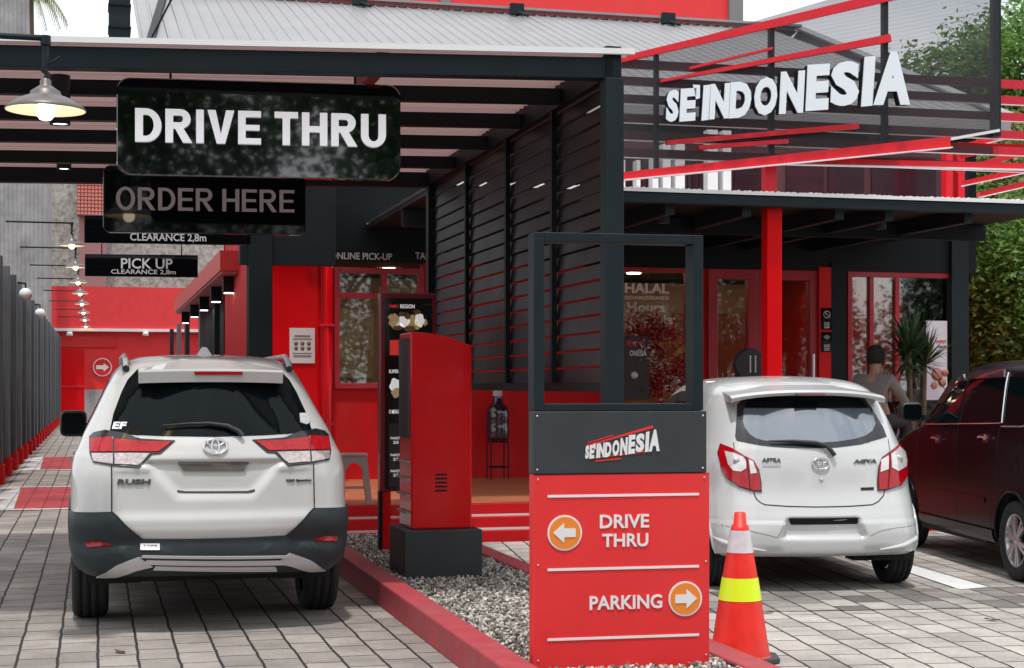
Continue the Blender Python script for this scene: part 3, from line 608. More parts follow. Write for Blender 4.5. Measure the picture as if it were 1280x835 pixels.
# the screen's letters
LOGO = [('S', 40, 107, 280, 442, .05), ('E', 106, 190, 272, 440, .05), ("'", 172, 205, 260, 330, .05), ('I', 213, 256, 258, 434, .0), ('N', 250, 352, 248, 430, .045), ('D', 346, 458, 238, 425, .05), ('O', 464, 584, 216, 414, .05),
        ('N', 588, 714, 186, 405, .045), ('E', 716, 836, 153, 390, .05), ('S', 834, 982, 137, 370, .05), ('I', 985, 1055, 118, 367, 0), ('A', 1045, 1234, 93, 362, .05)]
def logoletter(ch, x0, x1, z0, z1, y, depth, mb, lift=0):
    if ch == 'I':
        w = (x1-x0); mb.prism([(x0, z0), (x0+w*.78, z0+(z1-z0)*.03), (x1, z1), (x0+w*.25, z1-(z1-z0)*.03)], y-depth, y); return
    if ch == "'":
        w = (x1-x0); mb.prism([(x0+w*.45, z0), (x1, z0+(z1-z0)*.1), (x1, z1), (x0, z1)], y-depth, y); return
    vs, fs = textmesh(ch, .055); mn = vs.min(0); e = vs.max(0)-mn; h = z1-z0; w = x1-x0; sh = .05*h; out = []
    tilt = .10*w if ch not in 'A' else .05*w
    for v in vs:
        a = (v[0]-mn[0])/e[0]; b = (v[1]-mn[1])/e[1]; c = (v[2]-mn[2])/e[2]
        out.append((x0+sh/2+(w-sh)*a+sh*(b-.5), y-depth*c, z0+(h-tilt)*b+tilt*a))
    mb.add(out, fs)
YL = YM-.22
for i, (ch, a, b, t, q, bo) in enumerate(LOGO):
    u0, u1, v0, v1 = 820+a/3.879, 820+b/3.879, 40+t/3.879, 40+q/3.879
    x0, x1 = XY(u0, YL), XY(u1, YL); zt, zb2 = ZY((u0+u1)/2, v0, YL), ZY((u0+u1)/2, v1, YL)
    nm = {0: 'first letter S', 1: 'first letter E', 2: 'apostrophe', 3: 'first letter I', 4: 'first letter N', 5: 'letter D', 6: 'letter O', 7: 'second letter N', 8: 'second letter E', 9: 'second letter S', 10: 'second letter I', 11: 'largest letter A'}[i]
    o = thing('sign_letter', 'white raised %s of the slanting sign on the mesh screen' % nm, 'letter', (x0, YL, zb2), group='white sign letters on the mesh screen')
    m_ = MB(); logoletter(ch, 0, x1-x0, 0, zt-zb2, -.035, .012, m_); f_ = m_.build('letter_face', LET, o)
    m_ = MB(); logoletter(ch, .004, x1-x0-.004, .004, zt-zb2-.004, .055, .089, m_); m_.build('letter_return', BLK, o)

# ---------------------------------------------------------------- canopy
cano = thing('lane_canopy', 'black steel drive-through canopy with corrugated roof and louvred right side', 'canopy', (1.5, 12, 0))
C0 = Vector((-.56, 10.12, 0)); C1 = Vector((3.12, 9.55, 0)); dv = (C1-C0).normalized(); C0 = C0-dv*1.6; nb = 5.55
zc0, zc1 = 3.395, 3.52
def cp(t, s): return Vector((C1.x, C1.y, 0)) - dv*t + Vector((0, s, 0))
Wc = (C1-C0).length
mb = MB(); mb.beam(cp(-.06, 0)+Vector((0, 0, zc0+.065)), cp(Wc, 0)+Vector((0, 0, zc0+.065)), .12, .13); mb.build('front_beam', BLK2, cano, True, bevel=.004)
mb = MB(); mb.beam(cp(-.02, nb)+Vector((0, 0, zc0+.06)), cp(Wc, nb)+Vector((0, 0, zc0+.06)), .12, .14); mb.build('rear_beam', BLK, cano, True)
mb = MB(); mb.beam(cp(0, -.06)+Vector((0, 0, zc0+.10)), cp(0, nb)+Vector((0, 0, zc0+.10)), .10, .20); mb.build('side_beam', BLK, cano, True)
for s_ in (.95, 2.0, 3.1, 4.3):
    mb = MB(); mb.beam(cp(.05, s_)+Vector((0, 0, zc0+.06)), cp(Wc, s_)+Vector((0, 0, zc0+.06)), .09, .10); mb.build('purlin', BLK, cano, True)
for t_ in (1.42,): mb = MB(); mb.beam(cp(t_, 0)+Vector((0, 0, zc0+.10)), cp(t_, .9)+Vector((0, 0, zc0+.10)), .08, .10); mb.build('brace', MAROON, cano, True)
# corrugated sheet (ribs run across the lane)
mb = MB(); V = []; s_ = -.10; rows = []
while s_ < nb+.1:
    for ds, h in ((0, 0), (.03, .022), (.06, .022), (.09, 0)): rows.append((s_+ds, h))
    s_ += .12
for s_, h in rows:
    for t_ in (-.10, Wc): p = cp(t_, s_); V.append((p.x, p.y, zc1+.02+h))
mb.add(V, [(2*i, 2*i+1, 2*i+3, 2*i+2) for i in range(len(rows)-1)]); mb.build('corrugated_roof', CEIL, cano, True)
mb = MB(); mb.beam(cp(-.12, -.10)+Vector((0, 0, zc1+.035)), cp(Wc, -.10)+Vector((0, 0, zc1+.035)), .03, .035); mb.build('sheet_edge', ZEDGE, cano, True)
# posts
pw = .06
boxo('post', BLK2, cano, 3.12-pw, 3.12+pw, 9.52-pw, 9.52+pw, .08, zc0, world=True, bevel=.006)
boxo('post', BLK, cano, 3.12-pw, 3.12+pw, 15.0-pw, 15.0+pw, z1, zc0, world=True, bevel=.006)
# louvred side
LVM = mat('louvre_black', (.008, .004, .005), .45, var=.15, spec=.35)
for y in (10.75, 12.05, 13.45): boxo('louvre_post', BLK, cano, 3.075, 3.112, y-.025, y+.025, 1.50, zc0, world=True)
z = 1.54; i = 0
while z < 3.36:
    mb = MB(); mb.add([(3.116, 9.6, z-.043), (3.128, 9.6, z+.053), (3.128, 14.95, z+.053), (3.116, 14.95, z-.043), (3.128, 9.6, z-.045), (3.140, 9.6, z+.051), (3.140, 14.95, z+.051), (3.128, 14.95, z-.045)], [(0, 1, 2, 3), (4, 7, 6, 5), (0, 4, 5, 1), (1, 5, 6, 2), (2, 6, 7, 3), (3, 7, 4, 0)])
    mb.build('louvre_blade', LVM, cano, True); z += .1115
boxo('bottom_rail', BLK, cano, 3.09, 3.17, 9.6, 14.95, 1.44, 1.495, world=True)
# canopy downlights
for (u, v, Dd, lb) in ((75, 155, 10.4, 'nearer'), (80, 211, 14.5, 'farther')):
    p = atD(u, v, Dd); dl = thing('canopy_downlight', 'small black cylinder downlight under the lane canopy, the %s of two' % lb, 'lamp', (p.x, p.y, 0), group='downlights under the canopy')
    b = MB(); b.lathe([(.001, zc0+.10), (.065, zc0+.10), (.065, p.z-.005), (.055, p.z-.005), (.055, p.z+.02)], 24); b.build('housing', BLK2, dl)
    b = MB(); b.lathe([(.001, p.z+.004), (.055, p.z+.004)], 24); b.build('lens', DISC, dl)
# ---------------------------------------------------------------- hanging signs
def hang(name, label, u0, v0, u1, v1, Dc, r, th=.06, m=BLKG, rz=-.10, rods=(), ztop=None, extra=None):
    c = atD((u0+u1)/2, (v0+v1)/2, Dc); s = Dc/F0; w = (u1-u0)*s*1.0; h = (v1-v0)*s
    o = thing(name, label, 'sign', (c.x, c.y, c.z), rz); mb = MB(); mb.prism(rrect(-w/2, w/2, -h/2, h/2, r), 0, th); mb.build('board', m, o, bevel=.008)
    for x in rods:
        b = MB(); b.tube([(x, th/2, h/2-.002), (x, th/2, (ztop or c.z+h/2+.1)-c.z)], .008, 6); b.build('hanging_rod', BLK, o)
    def T(s_, a0, b0, a1, b1, mm, bold=.03, depth=.015):
        if s_ in ('DRIVE THRU', 'ORDER HERE'):
            q = MB(); grotesk(s_, (a0-(u0+u1)/2)*s, (a1-(u0+u1)/2)*s, ((v0+v1)/2-b1)*s, ((v0+v1)/2-b0)*s, -.002, depth, q, st=.215 if s_[0] == 'D' else .17); return q.build('lettering', mm, o)
        return text('lettering', s_, (a0-(u0+u1)/2)*s, (a1-(u0+u1)/2)*s, ((v0+v1)/2-b1)*s, ((v0+v1)/2-b0)*s, -.002, mm, o, depth, bold)
    return o, T
o, T = hang('drive_thru_sign', 'large glossy black hanging sign with lit white words DRIVE THRU', 150, 101, 501, 222, 10.15, .085, m=BLKM, rods=(-.56, .60), ztop=zc1)
T('DRIVE THRU', 173, 140, 482, 181, LETL, bold=.030, depth=.03)
o, T = hang('order_here_sign', 'glossy black hanging sign with grey words ORDER HERE', 132, 209, 381, 292, 11.6, .05, rods=(-.5, .5), ztop=zc0)
T('ORDER HERE', 148, 236, 367, 264, LETG, bold=.03)
o, T = hang('clearance_sign', 'black hanging board reading CLEARANCE 2,8m, upper of the two small boards', 108, 270, 312, 305, 16.2, .01, rods=(-.6, .6), ztop=zc0)
T('CLEARANCE 2,8m', 164, 292, 257, 303, LETD, bold=.015)
o, T = hang('pick_up_sign', 'black hanging board reading PICK UP, lower of the two small boards', 108, 318, 246, 346, 20.5, .01, rods=(-.5, .5), ztop=3.6)
T('PICK UP', 152, 323, 215, 336, LETD, bold=.015); T('CLEARANCE 2,8m', 140, 337, 219, 343.5, LETD, bold=.01)

# ---------------------------------------------------------------- black pylon, pick-up awning beyond
YP = 18.35; p0, p1 = XY(311, YP), XY(341, YP)
py = thing('black_column', 'thick black steel column at the corner of the pick-up building', 'column', ((p0+p1)/2, YP, 0))
boxo('shaft', BLK, py, p0, p1, YP, YP+.3, .0, ZY(325, 217, YP), world=True, bevel=.01); boxo('base_plate', BLK2, py, p0-.05, p1+.05, YP-.05, YP+.35, .0, .03, world=True)
bt = thing('cross_beam', 'dark beam running from the black column to the restaurant wall', 'beam', (p1, YP, 3.5)); boxo('beam_face', DARKW, bt, XY(300, YP+.1), XY(420, YP+.1), YP+.1, YP+.28, ZY(360, 331, YP+.1), ZY(360, 222, YP+.1), world=True); boxo('beam_cap', BLK, bt, XY(300, YP+.1), XY(420, YP+.1), YP+.08, YP+.30, ZY(360, 222, YP+.1)+.002, ZY(360, 218, YP+.1)+.03, world=True)
pk = thing('pickup_awning', 'red boxed awning over the pick-up window beyond the black column', 'awning', (1.8, 24, 0))
xk = 1.79; zk = 3.5; mb = MB(); yk0 = 24.2; yk1 = 38.5
mb.box(xk, xk+.9, yk0, yk1, zk-.30, zk); mb.build('fascia', mat('red_awning', (.62, .05, .045), .5, var=.08), pk, True)
boxo('soffit', mat('pink_soffit', (.45, .2, .2), .6), pk, xk+.03, xk+.88, yk0+.05, yk1-.05, zk-.33, zk-.302, world=True)
PG = mat('grey_panel', (.13, .125, .13), .5, var=.1)
for i, (u, w_) in enumerate(((301, 30), (268, 12), (250, 16), (232, 9), (222, 7), (213, 8))):
    X_ = xk+.35; r_ = ray(u, 400); Y_ = X_*r_.y/r_.x; D_ = Y_/ray(u, 400).y
    q = MB(); q.box(X_, X_+.10, Y_, Y_+.55, .0, zk-.335); q.build('pier', PG if i % 2 == 0 else BLK2, pk, True)
q = MB(); q.box(xk+.62, xk+.72, yk0+.2, yk1, 0, zk-.335); q.build('back_wall', BLK, pk, True)
for i, (u, v) in enumerate(((286, 345), (270, 356), (255, 366), (243, 374), (232, 382))):
    X_ = xk+.2; p = atX(u, v, X_); dl = thing('pickup_downlight', 'black square downlight under the red pick-up awning, ' + ['nearest', 'second nearest', 'middle', 'second farthest', 'farthest'][i]+' of five', 'lamp', (p.x, p.y, 0), group='downlights under the pick-up awning')
    b = MB(); b.box(-.09, .09, -.09, .09, zk-.58, zk-.335); b.build('housing', BLK, dl); b = MB(); b.box(-.07, .07, -.07, .07, zk-.592, zk-.582); b.build('lens', DISC, dl)
# drain pipe
dp = thing('drain_pipe', 'red downpipe with a slanting elbow on the restaurant corner', 'pipe', (XY(408, YW-.2), YW-.2, 0))
yy = YW-.2; mb = MB(); xq = XY(408, yy); mb.tube([(xq, yy, z3), (xq, yy, ZY(408, 292, yy)), (XY(402, yy), yy, ZY(402, 288, yy)), (XY(381, yy), yy, ZY(381, 284, yy))], .075, 14); mb.build('pipe', REDG, dp, True)
mb = MB(); mb.tube([(XY(406, yy), yy, ZY(408, 290, yy)), (XY(406, yy), yy, ZY(406, 252, yy))], .065, 12); mb.build('upper_pipe', REDB, dp, True)
for z_ in (1.0, 2.2): boxo('pipe_clip', REDB, dp, xq-.085, xq+.085, yy-.08, yy+.12, z_, z_+.03, world=True)
# poster
po = thing('poster', 'white notice with rows of small pictures taped to the red wall', 'poster', (XY(378, YW-.12), YW-.12, 0))
wb('paper', mat('paper', (.72, .66, .64), .7), 362, 393.5, 410, 454, YW-.105, .01, parent=po)
mb = MB()
for (a, b, c_, d) in ((368, 388, 419, 421), (366, 390, 423, 424.2), (366, 390, 441, 442), (367, 389, 444, 446)): mb.box(XY(a, YW-.11), XY(b, YW-.11), YW-.108, YW-.1052, ZY(378, d, YW-.11), ZY(378, c_, YW-.11))
for r_ in range(2):
    for c_ in range(3): mb.lathe([(.001, YW-.1085), (.026, YW-.1085), (.026, YW-.1055)], 10, c=(XY(370+c_*8, YW-.11), 0, ZY(378, 429+r_*6, YW-.11)), axis='Y')
mb.build('print', mat('grey_print', (.22, .17, .17), .7), po, True)
# ---------------------------------------------------------------- entrance sign
DS = 7.86; c = atD(778, 830, DS); zg = .10
sg_ = thing('entrance_sign', 'red and charcoal entrance sign with DRIVE THRU and PARKING arrows under an open steel frame', 'sign', (c.x, c.y, 0), -.045)
S_ = DS/F0
def lx(u): return (u-778)*S_*1.012
def lz(v): return H+(HZ-v)*S_
boxo('lower_panel', REDS, sg_, lx(665), lx(891), 0, .09, zg-.06, lz(592), bevel=.004)
boxo('upper_panel', SLATE, sg_, lx(664.5), lx(887), -.003, .093, lz(592)+.002, lz(514), bevel=.004)
f = MB(); fw2 = .052; x0, x1 = lx(666), lx(883); zt = lz(292); zb_ = lz(514)+.002
f.box(x0, x0+fw2, .0, .13, zb_, zt); f.box(x1-fw2, x1, .0, .13, zb_, zt); f.box(x0+fw2, x1-fw2, .0, .13, zt-.045, zt); f.box(x0+fw2, x1-fw2, .0, .13, zb_, zb_+.035)
f.build('open_frame', BLK2, sg_, bevel=.004)
for v in (619, 710, 796.5): boxo('white_stripe', WHTV, sg_, lx(683), lx(877), -.004, -.001, lz(v+1.6), lz(v-1.6))
def arrow_disc(u, v, r, dirn):
    cx, cz = lx(u), lz(v); R_ = r*S_
    b = MB(); b.lathe([(.001, -.005), (R_, -.005), (R_, -.001)], 48, c=(cx, 0, cz), axis='Y', smooth=False); w = b.build('arrow_disc', WHTV, sg_)
    b = MB(); b.lathe([(.001, -.007), (R_*.90, -.007), (R_*.90, -.0052)], 48, c=(cx, 0, cz), axis='Y', smooth=False); b.build('orange_disc', ORG, w)
    P = [(.68, 0), (.05, .56), (.05, .24), (-.62, .24), (-.62, -.24), (.05, -.24), (.05, -.56)]; b = MB(); b.prism([(cx+dirn*a*R_, cz+q*R_) for a, q in P], -.010, -.0075); b.build('arrow', WHTV, w)
for (u, v) in ((671, 598), (884, 598), (671, 704), (886, 704), (671, 822), (886, 822), (670, 520), (882, 520), (670, 586), (882, 586)):
    b = MB(); b.lathe([(.001, -.0062), (.0045, -.0055), (.005, -.003)], 12, c=(lx(u), 0, lz(v)), axis='Y'); b.build('screw_head', ALU, sg_)
boxo('panel_joint', SEAM, sg_, lx(666), lx(890), -.0012, .0, lz(592)-.003, lz(592)-.001)
arrow_disc(704.5, 664.5, 22, -1); arrow_disc(859, 750.5, 22, 1)
for s_, a, b, c_, d in (('DRIVE', 749, 812, 643, 660), ('THRU', 752, 811, 667, 683.5), ('PARKING', 736, 829, 744, 761.5)):
    text('lettering', s_, lx(a), lx(b), lz(d), lz(c_), -.001, WHTV, sg_, .004, bold=.022)
mb = MB()
for (ch, a, b, t, q, bo) in LOGO:
    U = lambda a_: 730+(a_-40)*(826.5-730)/(1232-40); Vv = lambda t_: 537+(t_-95)*(573-537)/(440-95)
    logoletter(ch, lx(U(a)), lx(U(b)), lz(Vv(q)), lz(Vv(t)), -.0035, .005, mb)
mb.build('logo_lettering', WHTV, sg_)
mb = MB()
for (a, b, w0, w1) in (((734, 553), (766, 544), 1, 1.2), ((731, 557), (817, 533.5), 1.5, 3.5), ((737, 572.5), (807, 564.5), 1.2, 2.2), ((743, 576), (776, 573), 1.6, 1.6)):
    A_ = Vector((lx(a[0]), -.0055, lz(a[1]))); B_ = Vector((lx(b[0]), -.0055, lz(b[1])))
    mb.prism([(A_.x, A_.z-w0*S_/2), (B_.x, B_.z-w1*S_/2), (B_.x, B_.z+w1*S_/2), (A_.x, A_.z+w0*S_/2)], -.0060, -.0037)
mb.build('logo_bars', REDS, sg_)

# ---------------------------------------------------------------- order kiosk
DK = 11.5; c = atD(552, 722, DK); ks = thing('order_kiosk', 'glossy red order point cabinet on a charcoal plinth in the gravel', 'kiosk', (c.x, c.y, 0), 0)
sk_ = DK/F0
def kx(u, y=0): # local x from pixel, for a plane y metres behind the front
    p = atY(u, 600, c.y+y); return p.x-c.x
def kz(v, y=0): return atY(550, v, c.y+y).z
boxo('plinth', mat('charcoal_plinth', (.030, .040, .044), .5, var=.15, dirt=.08), ks, kx(506), kx(603), 0, .62, .06, kz(663), bevel=.006)
yb_ = .10; xl, xr = kx(514, yb_), kx(590, yb_); zb_ = kz(663)+.001
prof = []; zt0 = kz(415, yb_); zt1 = kz(432, yb_)
P = [(xl, zb_), (xr, zb_), (xr, zt1)] + [(xr+(xl-xr)*t, zt1+(zt0-zt1)*(1-(1-t)**2.0)) for t in np.linspace(.1, 1, 9)]
mb = MB(); mb.prism(P, yb_, yb_+.46); mb.build('cabinet', REDG, ks, bevel=.012)
boxo('side_screen', mat('dim_screen', (.10, .07, .08), .06, coat=1, spec=1), ks, xl-.012, xl-.002, yb_+.05, yb_+.42, zb_+.66, zt0-.04)
for z_ in (.55, .68, .80, .92):
    boxo('side_shelf', TRD, ks, xl-.03, xl-.002, yb_+.02, yb_+.44, z_, z_+.012)
for i in range(5):
    u0, u1 = 544, 559; v = 592+i*5; boxo('vent_slot', UNDER, ks, kx(u0, yb_), kx(u1, yb_), yb_-.002, yb_+.004, kz(v+2.4, yb_), kz(v, yb_))
# ---------------------------------------------------------------- menu board
YB = 13.25; mbx = thing('menu_board', 'tall black illuminated menu board with food pictures on red feet behind the kiosk', 'menu board', (XY(510, YB), YB, 0))
def bx(name, m, u0, u1, v0, v1, y0, y1, par=mbx, bevel=0, zlo=None):
    uc = (u0+u1)/2; return boxo(name, m, par, XY(u0, YB), XY(u1, YB), YB+y0, YB+y1, ZY(uc, v1, YB) if zlo is None else zlo, ZY(uc, v0, YB), world=True, bevel=bevel)
bx('frame', mat('maroon_frame', (.22, .008, .02), .3, coat=.3), 475, 546, 366, 614, 0, .12, bevel=.01)
mpn = bx('menu_panel', mat('menu_panel_black', (.006, .006, .008), .15, coat=.5), 481, 540, 373, 611, -.008, -.001)
bx('foot', REDG, 479, 489, 614.5, 690, .02, .10, zlo=.08); bx('foot', REDG, 533, 543, 614.5, 690, .02, .10, zlo=.08); bx('foot_edge', BLK, 474.5, 478.5, 614.5, 690, .02, .10, zlo=.08)
def mtxt(s, u0, u1, v0, v1, m, bold=.02):
    q = MB(); letters(q, s, XY(u0, YB), XY(u1, YB), ZY(510, v1, YB), ZY(510, v0, YB), YB-.0085, .003, bold); return q.build('menu_lettering', m, mpn, True)
RT_ = mat('menu_red', (.6, .03, .03), .4, emit=(1, .05, .04), es=.25); WT_ = mat('menu_white', (.7, .7, .7), .4, emit=(1, 1, 1), es=.35); FD = mat('food_cream', (.55, .43, .25), .5, var=.5, vscale=60, emit=(.8, .6, .3), es=.12); FD2 = mat('food_brown', (.30, .15, .05), .5, var=.5, vscale=80)
mtxt('FAMILY', 487, 498, 381, 385, RT_); mtxt('REGION', 500, 518, 380.5, 385.5, WT_)
def disc(u, v, ru, rv, m, d=.003):
    q = MB(); cx, cz = XY(u, YB), ZY(510, v, YB); s = (YB/.98)/F0; pts = [(cx+ru*s*math.cos(a)*(1+.12*math.sin(5*a+u)), cz+rv*s*math.sin(a)*(1+.12*math.cos(4*a+v))) for a in np.linspace(0, 2*math.pi, 24)[:-1]]
    q.prism(pts, YB-.009-d, YB-.0085); q.build('food_picture', m, mpn, True)
for (u, v, a, b, m_) in ((493, 402, 7, 9, FD), (505, 401, 7, 8, WT_), (515, 403, 7, 9, FD), (524, 400, 6, 9, WT_), (489, 397, 4, 4, FD), (499, 408, 5, 4, WT_), (520, 407, 5, 5, FD), (509, 395, 4, 4, FD2), (503, 393, 5, 3, FD2), (521, 390, 5, 3, FD2), (497, 410, 6, 3, FD2), (512, 411, 7, 4, FD2), (531, 403, 3, 4, FD)): disc(u, v, a, b, m_, .003 if m_ is not FD2 else .005)
bx('menu_tile', RT_, 487, 498, 425, 444, -.012, -.0085, par=mpn); mtxt('3 PAKET', 488, 497, 428, 432, WT_)
mtxt('SUPER', 486, 498, 462, 466.5, WT_); disc(494, 482, 7, 9, WT_); disc(495, 491, 6, 6, FD, .005); mtxt('O MENU', 486, 498, 512, 517, WT_)
bx('menu_tile', mat('dark_grey_tile', (.03, .03, .032), .4), 486, 535, 529, 608, -.011, -.0085, par=mpn)
for v in (546, 567, 587): mtxt('PAKET', 488, 500, v, v+3, WT_); mtxt('25', 491, 498, v+5, v+8.5, WT_)
# ---------------------------------------------------------------- cone
c = atZ(925, 826, 0); DC = (c.x*FW.x+c.y*FW.y); 
cn = thing('traffic_cone', 'orange-red traffic cone with white and lime reflective bands on a black base', 'cone', (c.x, c.y, 0), .5)
hC = H-(DC*(640-HZ)/F0); sC = DC/F0
def rr(v): # radius at image row v
    return np.interp(v, [640, 646, 656, 690, 720, 749, 816, 822], [7, 7.5, 10.5, 16.5, 21.8, 26.5, 36.5, 39])*sC
def zz_(v): return H+(HZ-v)*sC
mb = MB(); vsl = [818, 800, 780, 765, 749.5, 735, 720.5, 705, 690.5, 676, 662.5, 656]; mb.lathe([(rr(v), zz_(v)) for v in vsl]+[(rr(656)*.80, zz_(655.5)), (rr(640), zz_(640.5)), (rr(640)*.7, zz_(640)), (rr(640)*.6, zz_(645))], 56); mb.build('cone_body', CONEO, cn)
mb = MB(); mb.lathe([(rr(v)+.0022, zz_(v)) for v in (749, 740, 730, 721)], 56); mb.build('lime_band', YEL, cn)
mb = MB(); mb.lathe([(rr(v)+.0022, zz_(v)) for v in (690, 680, 670, 662.5)], 56); mb.build('white_band', WREF, cn)
mb = MB(); mb.lathe([(rr(818)+.001, zz_(817)), (.178, zz_(821)), (.182, zz_(826)), (.17, zz_(827))], 56); fl = mb.build('flange', mat('faded_cone_orange', (.80, .10, .07), .5, var=.1), cn)
mb = MB()
for k in range(40):
    a = 2*math.pi*k/40; r0 = .172; mb.lathe([(.001, zz_(818)+.0), (.0045, zz_(818)-.002)], 8, c=(r0*.96*math.cos(a), r0*.96*math.sin(a), 0.004))
mb.build('rivets', SEAM, fl)
mb = MB(); s_ = .205; P = []
for k in range(8):
    a = 2*math.pi*(k+.5)/8; P.append((s_*1.0*math.cos(a), s_*math.sin(a)))
mb.prism([(x*1.08, y*1.08) for x, y in P], .002, .032, 'XY'); mb.build('base', mat('black_rubber', (.03, .032, .035), .6, var=.2, dirt=.3), cn, bevel=.008)

# ---------------------------------------------------------------- stool, bottle stand, disc sign
c = atD(442, 631, 15.75); st = thing('plastic_stool', 'taupe plastic stool with arched legs on the terrace edge', 'stool', (c.x, c.y, z3+.005), -.12)
hs = .49; w0, w1 = .125, .175
mb = MB(); mb.prism(rrect(-w0-.01, w0+.01, -w0-.01, w0+.01, .035), hs-.03, hs, 'XY'); mb.build('seat', STOOL, st, bevel=.008)
for i in range(4):
    a = i*math.pi/2; Mx = Matrix.Rotation(a, 3, 'Z'); b = MB()
    outer = [(-w1, 0), (-w0, hs-.03), (w0, hs-.03), (w1, 0), (w1-.05, 0), (w1-.075, .18)]
    arch = [((w1-.09)*math.cos(t), .30+.10*math.sin(t)) for t in np.linspace(0, math.pi, 13)]
    poly = outer+[(w1-.09+.0, .22)]+arch+[(-w1+.075, .18), (-w1+.05, 0)]
    b.prism(poly, -.008, .008); V = []
    for (x, y, z) in b.v:
        off = -(w1-(w1-w0)*z/hs)+.008*i; V.append(Mx @ Vector((x, y+off, z)))
    b.v = [tuple(v) for v in V]; b.box; b.build('side_leg', STOOL, st)
    if i == 0: boxo('cross_bar', STOOL, st, -w1+.05, w1-.05, -w1+.02, -w1+.035, .15, .175)
c = atY(622, 590, YW-.35); bs = thing('water_bottle_stand', 'dark upturned water bottle with white cap on a thin metal stand by the red wall', 'water dispenser', (c.x, c.y, z3+.005))
def bz_(v): return ZY(622, v, YW-.35)-z3-.005
sB = 20/F0
mb = MB(); mb.lathe([(.001, bz_(550)), (13*sB, bz_(550)), (14.5*sB, bz_(546)), (14.5*sB, bz_(532)), (13.6*sB, bz_(530)), (14.5*sB, bz_(527)), (14.5*sB, bz_(515)), (12*sB, bz_(508)), (6.5*sB, bz_(503)), (5.5*sB, bz_(494))], 28); mb.build('bottle', mat('dark_bottle_plastic', (.035, .015, .03), .12, coat=.8), bs)
mb = MB(); mb.lathe([(5.8*sB, bz_(495)), (6*sB, bz_(482)), (4*sB, bz_(481)), (.001, bz_(481))], 20); mb.build('cap', mat('cap_grey', (.5, .45, .45), .5), bs)
mb = MB()
for x, y in ((-.11, -.11), (.11, -.11), (.11, .11), (-.11, .11)): mb.tube([(x, y, 0), (x, y, bz_(551))], .008, 6)
for z_ in (bz_(552), .15): mb.tube([(-.11, -.11, z_), (.11, -.11, z_), (.11, .11, z_), (-.11, .11, z_), (-.11, -.11, z_)], .008, 6)
mb.build('stand', BLK, bs)
c = atD(937, 455, 17.6); rs = thing('round_sign', 'round black sign on a post with two upright rows of white letters', 'sign', (c.x, c.y, 0))
R0 = 20.5*17.6/F0; zc_ = atD(937, 456, 17.6).z
mb = MB(); mb.lathe([(.001, -.05), (R0*.95, -.05), (R0, -.035), (R0, .035), (R0*.95, .05), (.001, .05)], 48, c=(0, 0, zc_), axis='Y', smooth=False); mb.build('disc', mat('matte_black', (.012, .013, .016), .5), rs)
mb = MB(); mb.tube([(0, 0, z3), (0, 0, zc_-R0)], .03, 12); mb.lathe([(.18, z3+.005), (.18, z3+.03), (.03, z3+.05)], 24); mb.build('post', BLK, rs)
for i, xo in enumerate((-.015, .045)):
    q = MB()
    for k in range(9): q.box(xo-.006, xo+.010, -.056, -.051, zc_+.085-k*.021, zc_+.098-k*.021)
    q.build('sign_marks', LETD, rs)

# ---------------------------------------------------------------- poster board, flowers and merchandise in the window
pb = thing('white_poster', 'white upright poster with red print standing inside the right window', 'poster', (XY(1172, YW-.06), YW-.06, 0))
wb('poster_face', mat('poster_white', (.66, .66, .74), .5), 1158, 1184, 401, 500, YW-.075, .012, parent=pb)
wtext('poster_lettering', 'SWEET', 1170, 1183, 425, 429, YW-.0765, RED, pb, depth=.003); wtext('poster_lettering', 'TREATS', 1172, 1183, 432, 435, YW-.0765, SEAM, pb, depth=.003)
q = MB()
for (u, v, r_) in ((1168, 468, .09), (1174, 478, .06), (1164, 482, .05), (1178, 466, .05)): q.lathe([(.001, YW-.079), (r_, YW-.079), (r_, YW-.076)], 16, c=(XY(u, YW), 0, ZY(u, v, YW)), axis='Y')
q.build('poster_print', mat('poster_pinkish', (.45, .2, .16), .5, var=.4, vscale=14), pb, True)
fa = thing('flower_arrangement', 'red and white flower stand with pampas leaves behind the shop window', 'flowers', (XY(830, 20.2), 20.2, z3+.03))
rf_ = leafmat('red_petals', [(.30, .01, .015), (.50, .02, .03), (.18, .005, .01)], .1); wf_ = leafmat('white_petals', [(.6, .55, .5), (.7, .62, .6)], .2)
def win(u, v, Y): return tuple(atY(u, v, Y))
YF = 19.42
fa.location = (XY(830, YF), YF, z3+.005)
leafcloud('red_flowers', [(win(815, 425, YF), (.28, .09, .25)), (win(838, 460, YF), (.22, .09, .33)), (win(796, 410, YF), (.2, .08, .15)), (win(812, 478, YF), (.3, .1, .15))], 2600, .055, rf_, fa)
leafcloud('white_flowers', [(win(790, 400, YF-.08), (.12, .04, .06)), (win(822, 452, YF-.09), (.06, .04, .05)), (win(843, 480, YF-.09), (.12, .04, .05)), (win(800, 432, YF-.1), (.06, .04, .04))], 420, .05, wf_, fa)
b = MB()
for k in range(26):
    a = rng.uniform(-1.1, 1.1); p = Vector(win(836, 452, YF-.05)); q = p+Vector((math.sin(a)*.30, -.02, math.cos(a)*.30)); b.tube([p, (p+q)/2+Vector((0, 0, .04)), q], [.012, .012, .003], 5)
b.build('pampas_leaves', mat('straw_yellow', (.42, .26, .06), .7), fa, True)
b = MB(); b.box(-.35, .25, -.05, .05, 0, .6); b.build('flower_stand', mat('dark_maroon', (.08, .01, .015), .5), fa)
bg = thing('branded_panel', 'dark merchandise panel with white and red lettering among the window flowers', 'panel', (XY(795, YF-.16), YF-.16, z3+.005))
wb('panel_face', mat('dark_brown_panel', (.035, .022, .022), .4), 779, 812, 420, 500, YF-.16, .02, parent=bg)
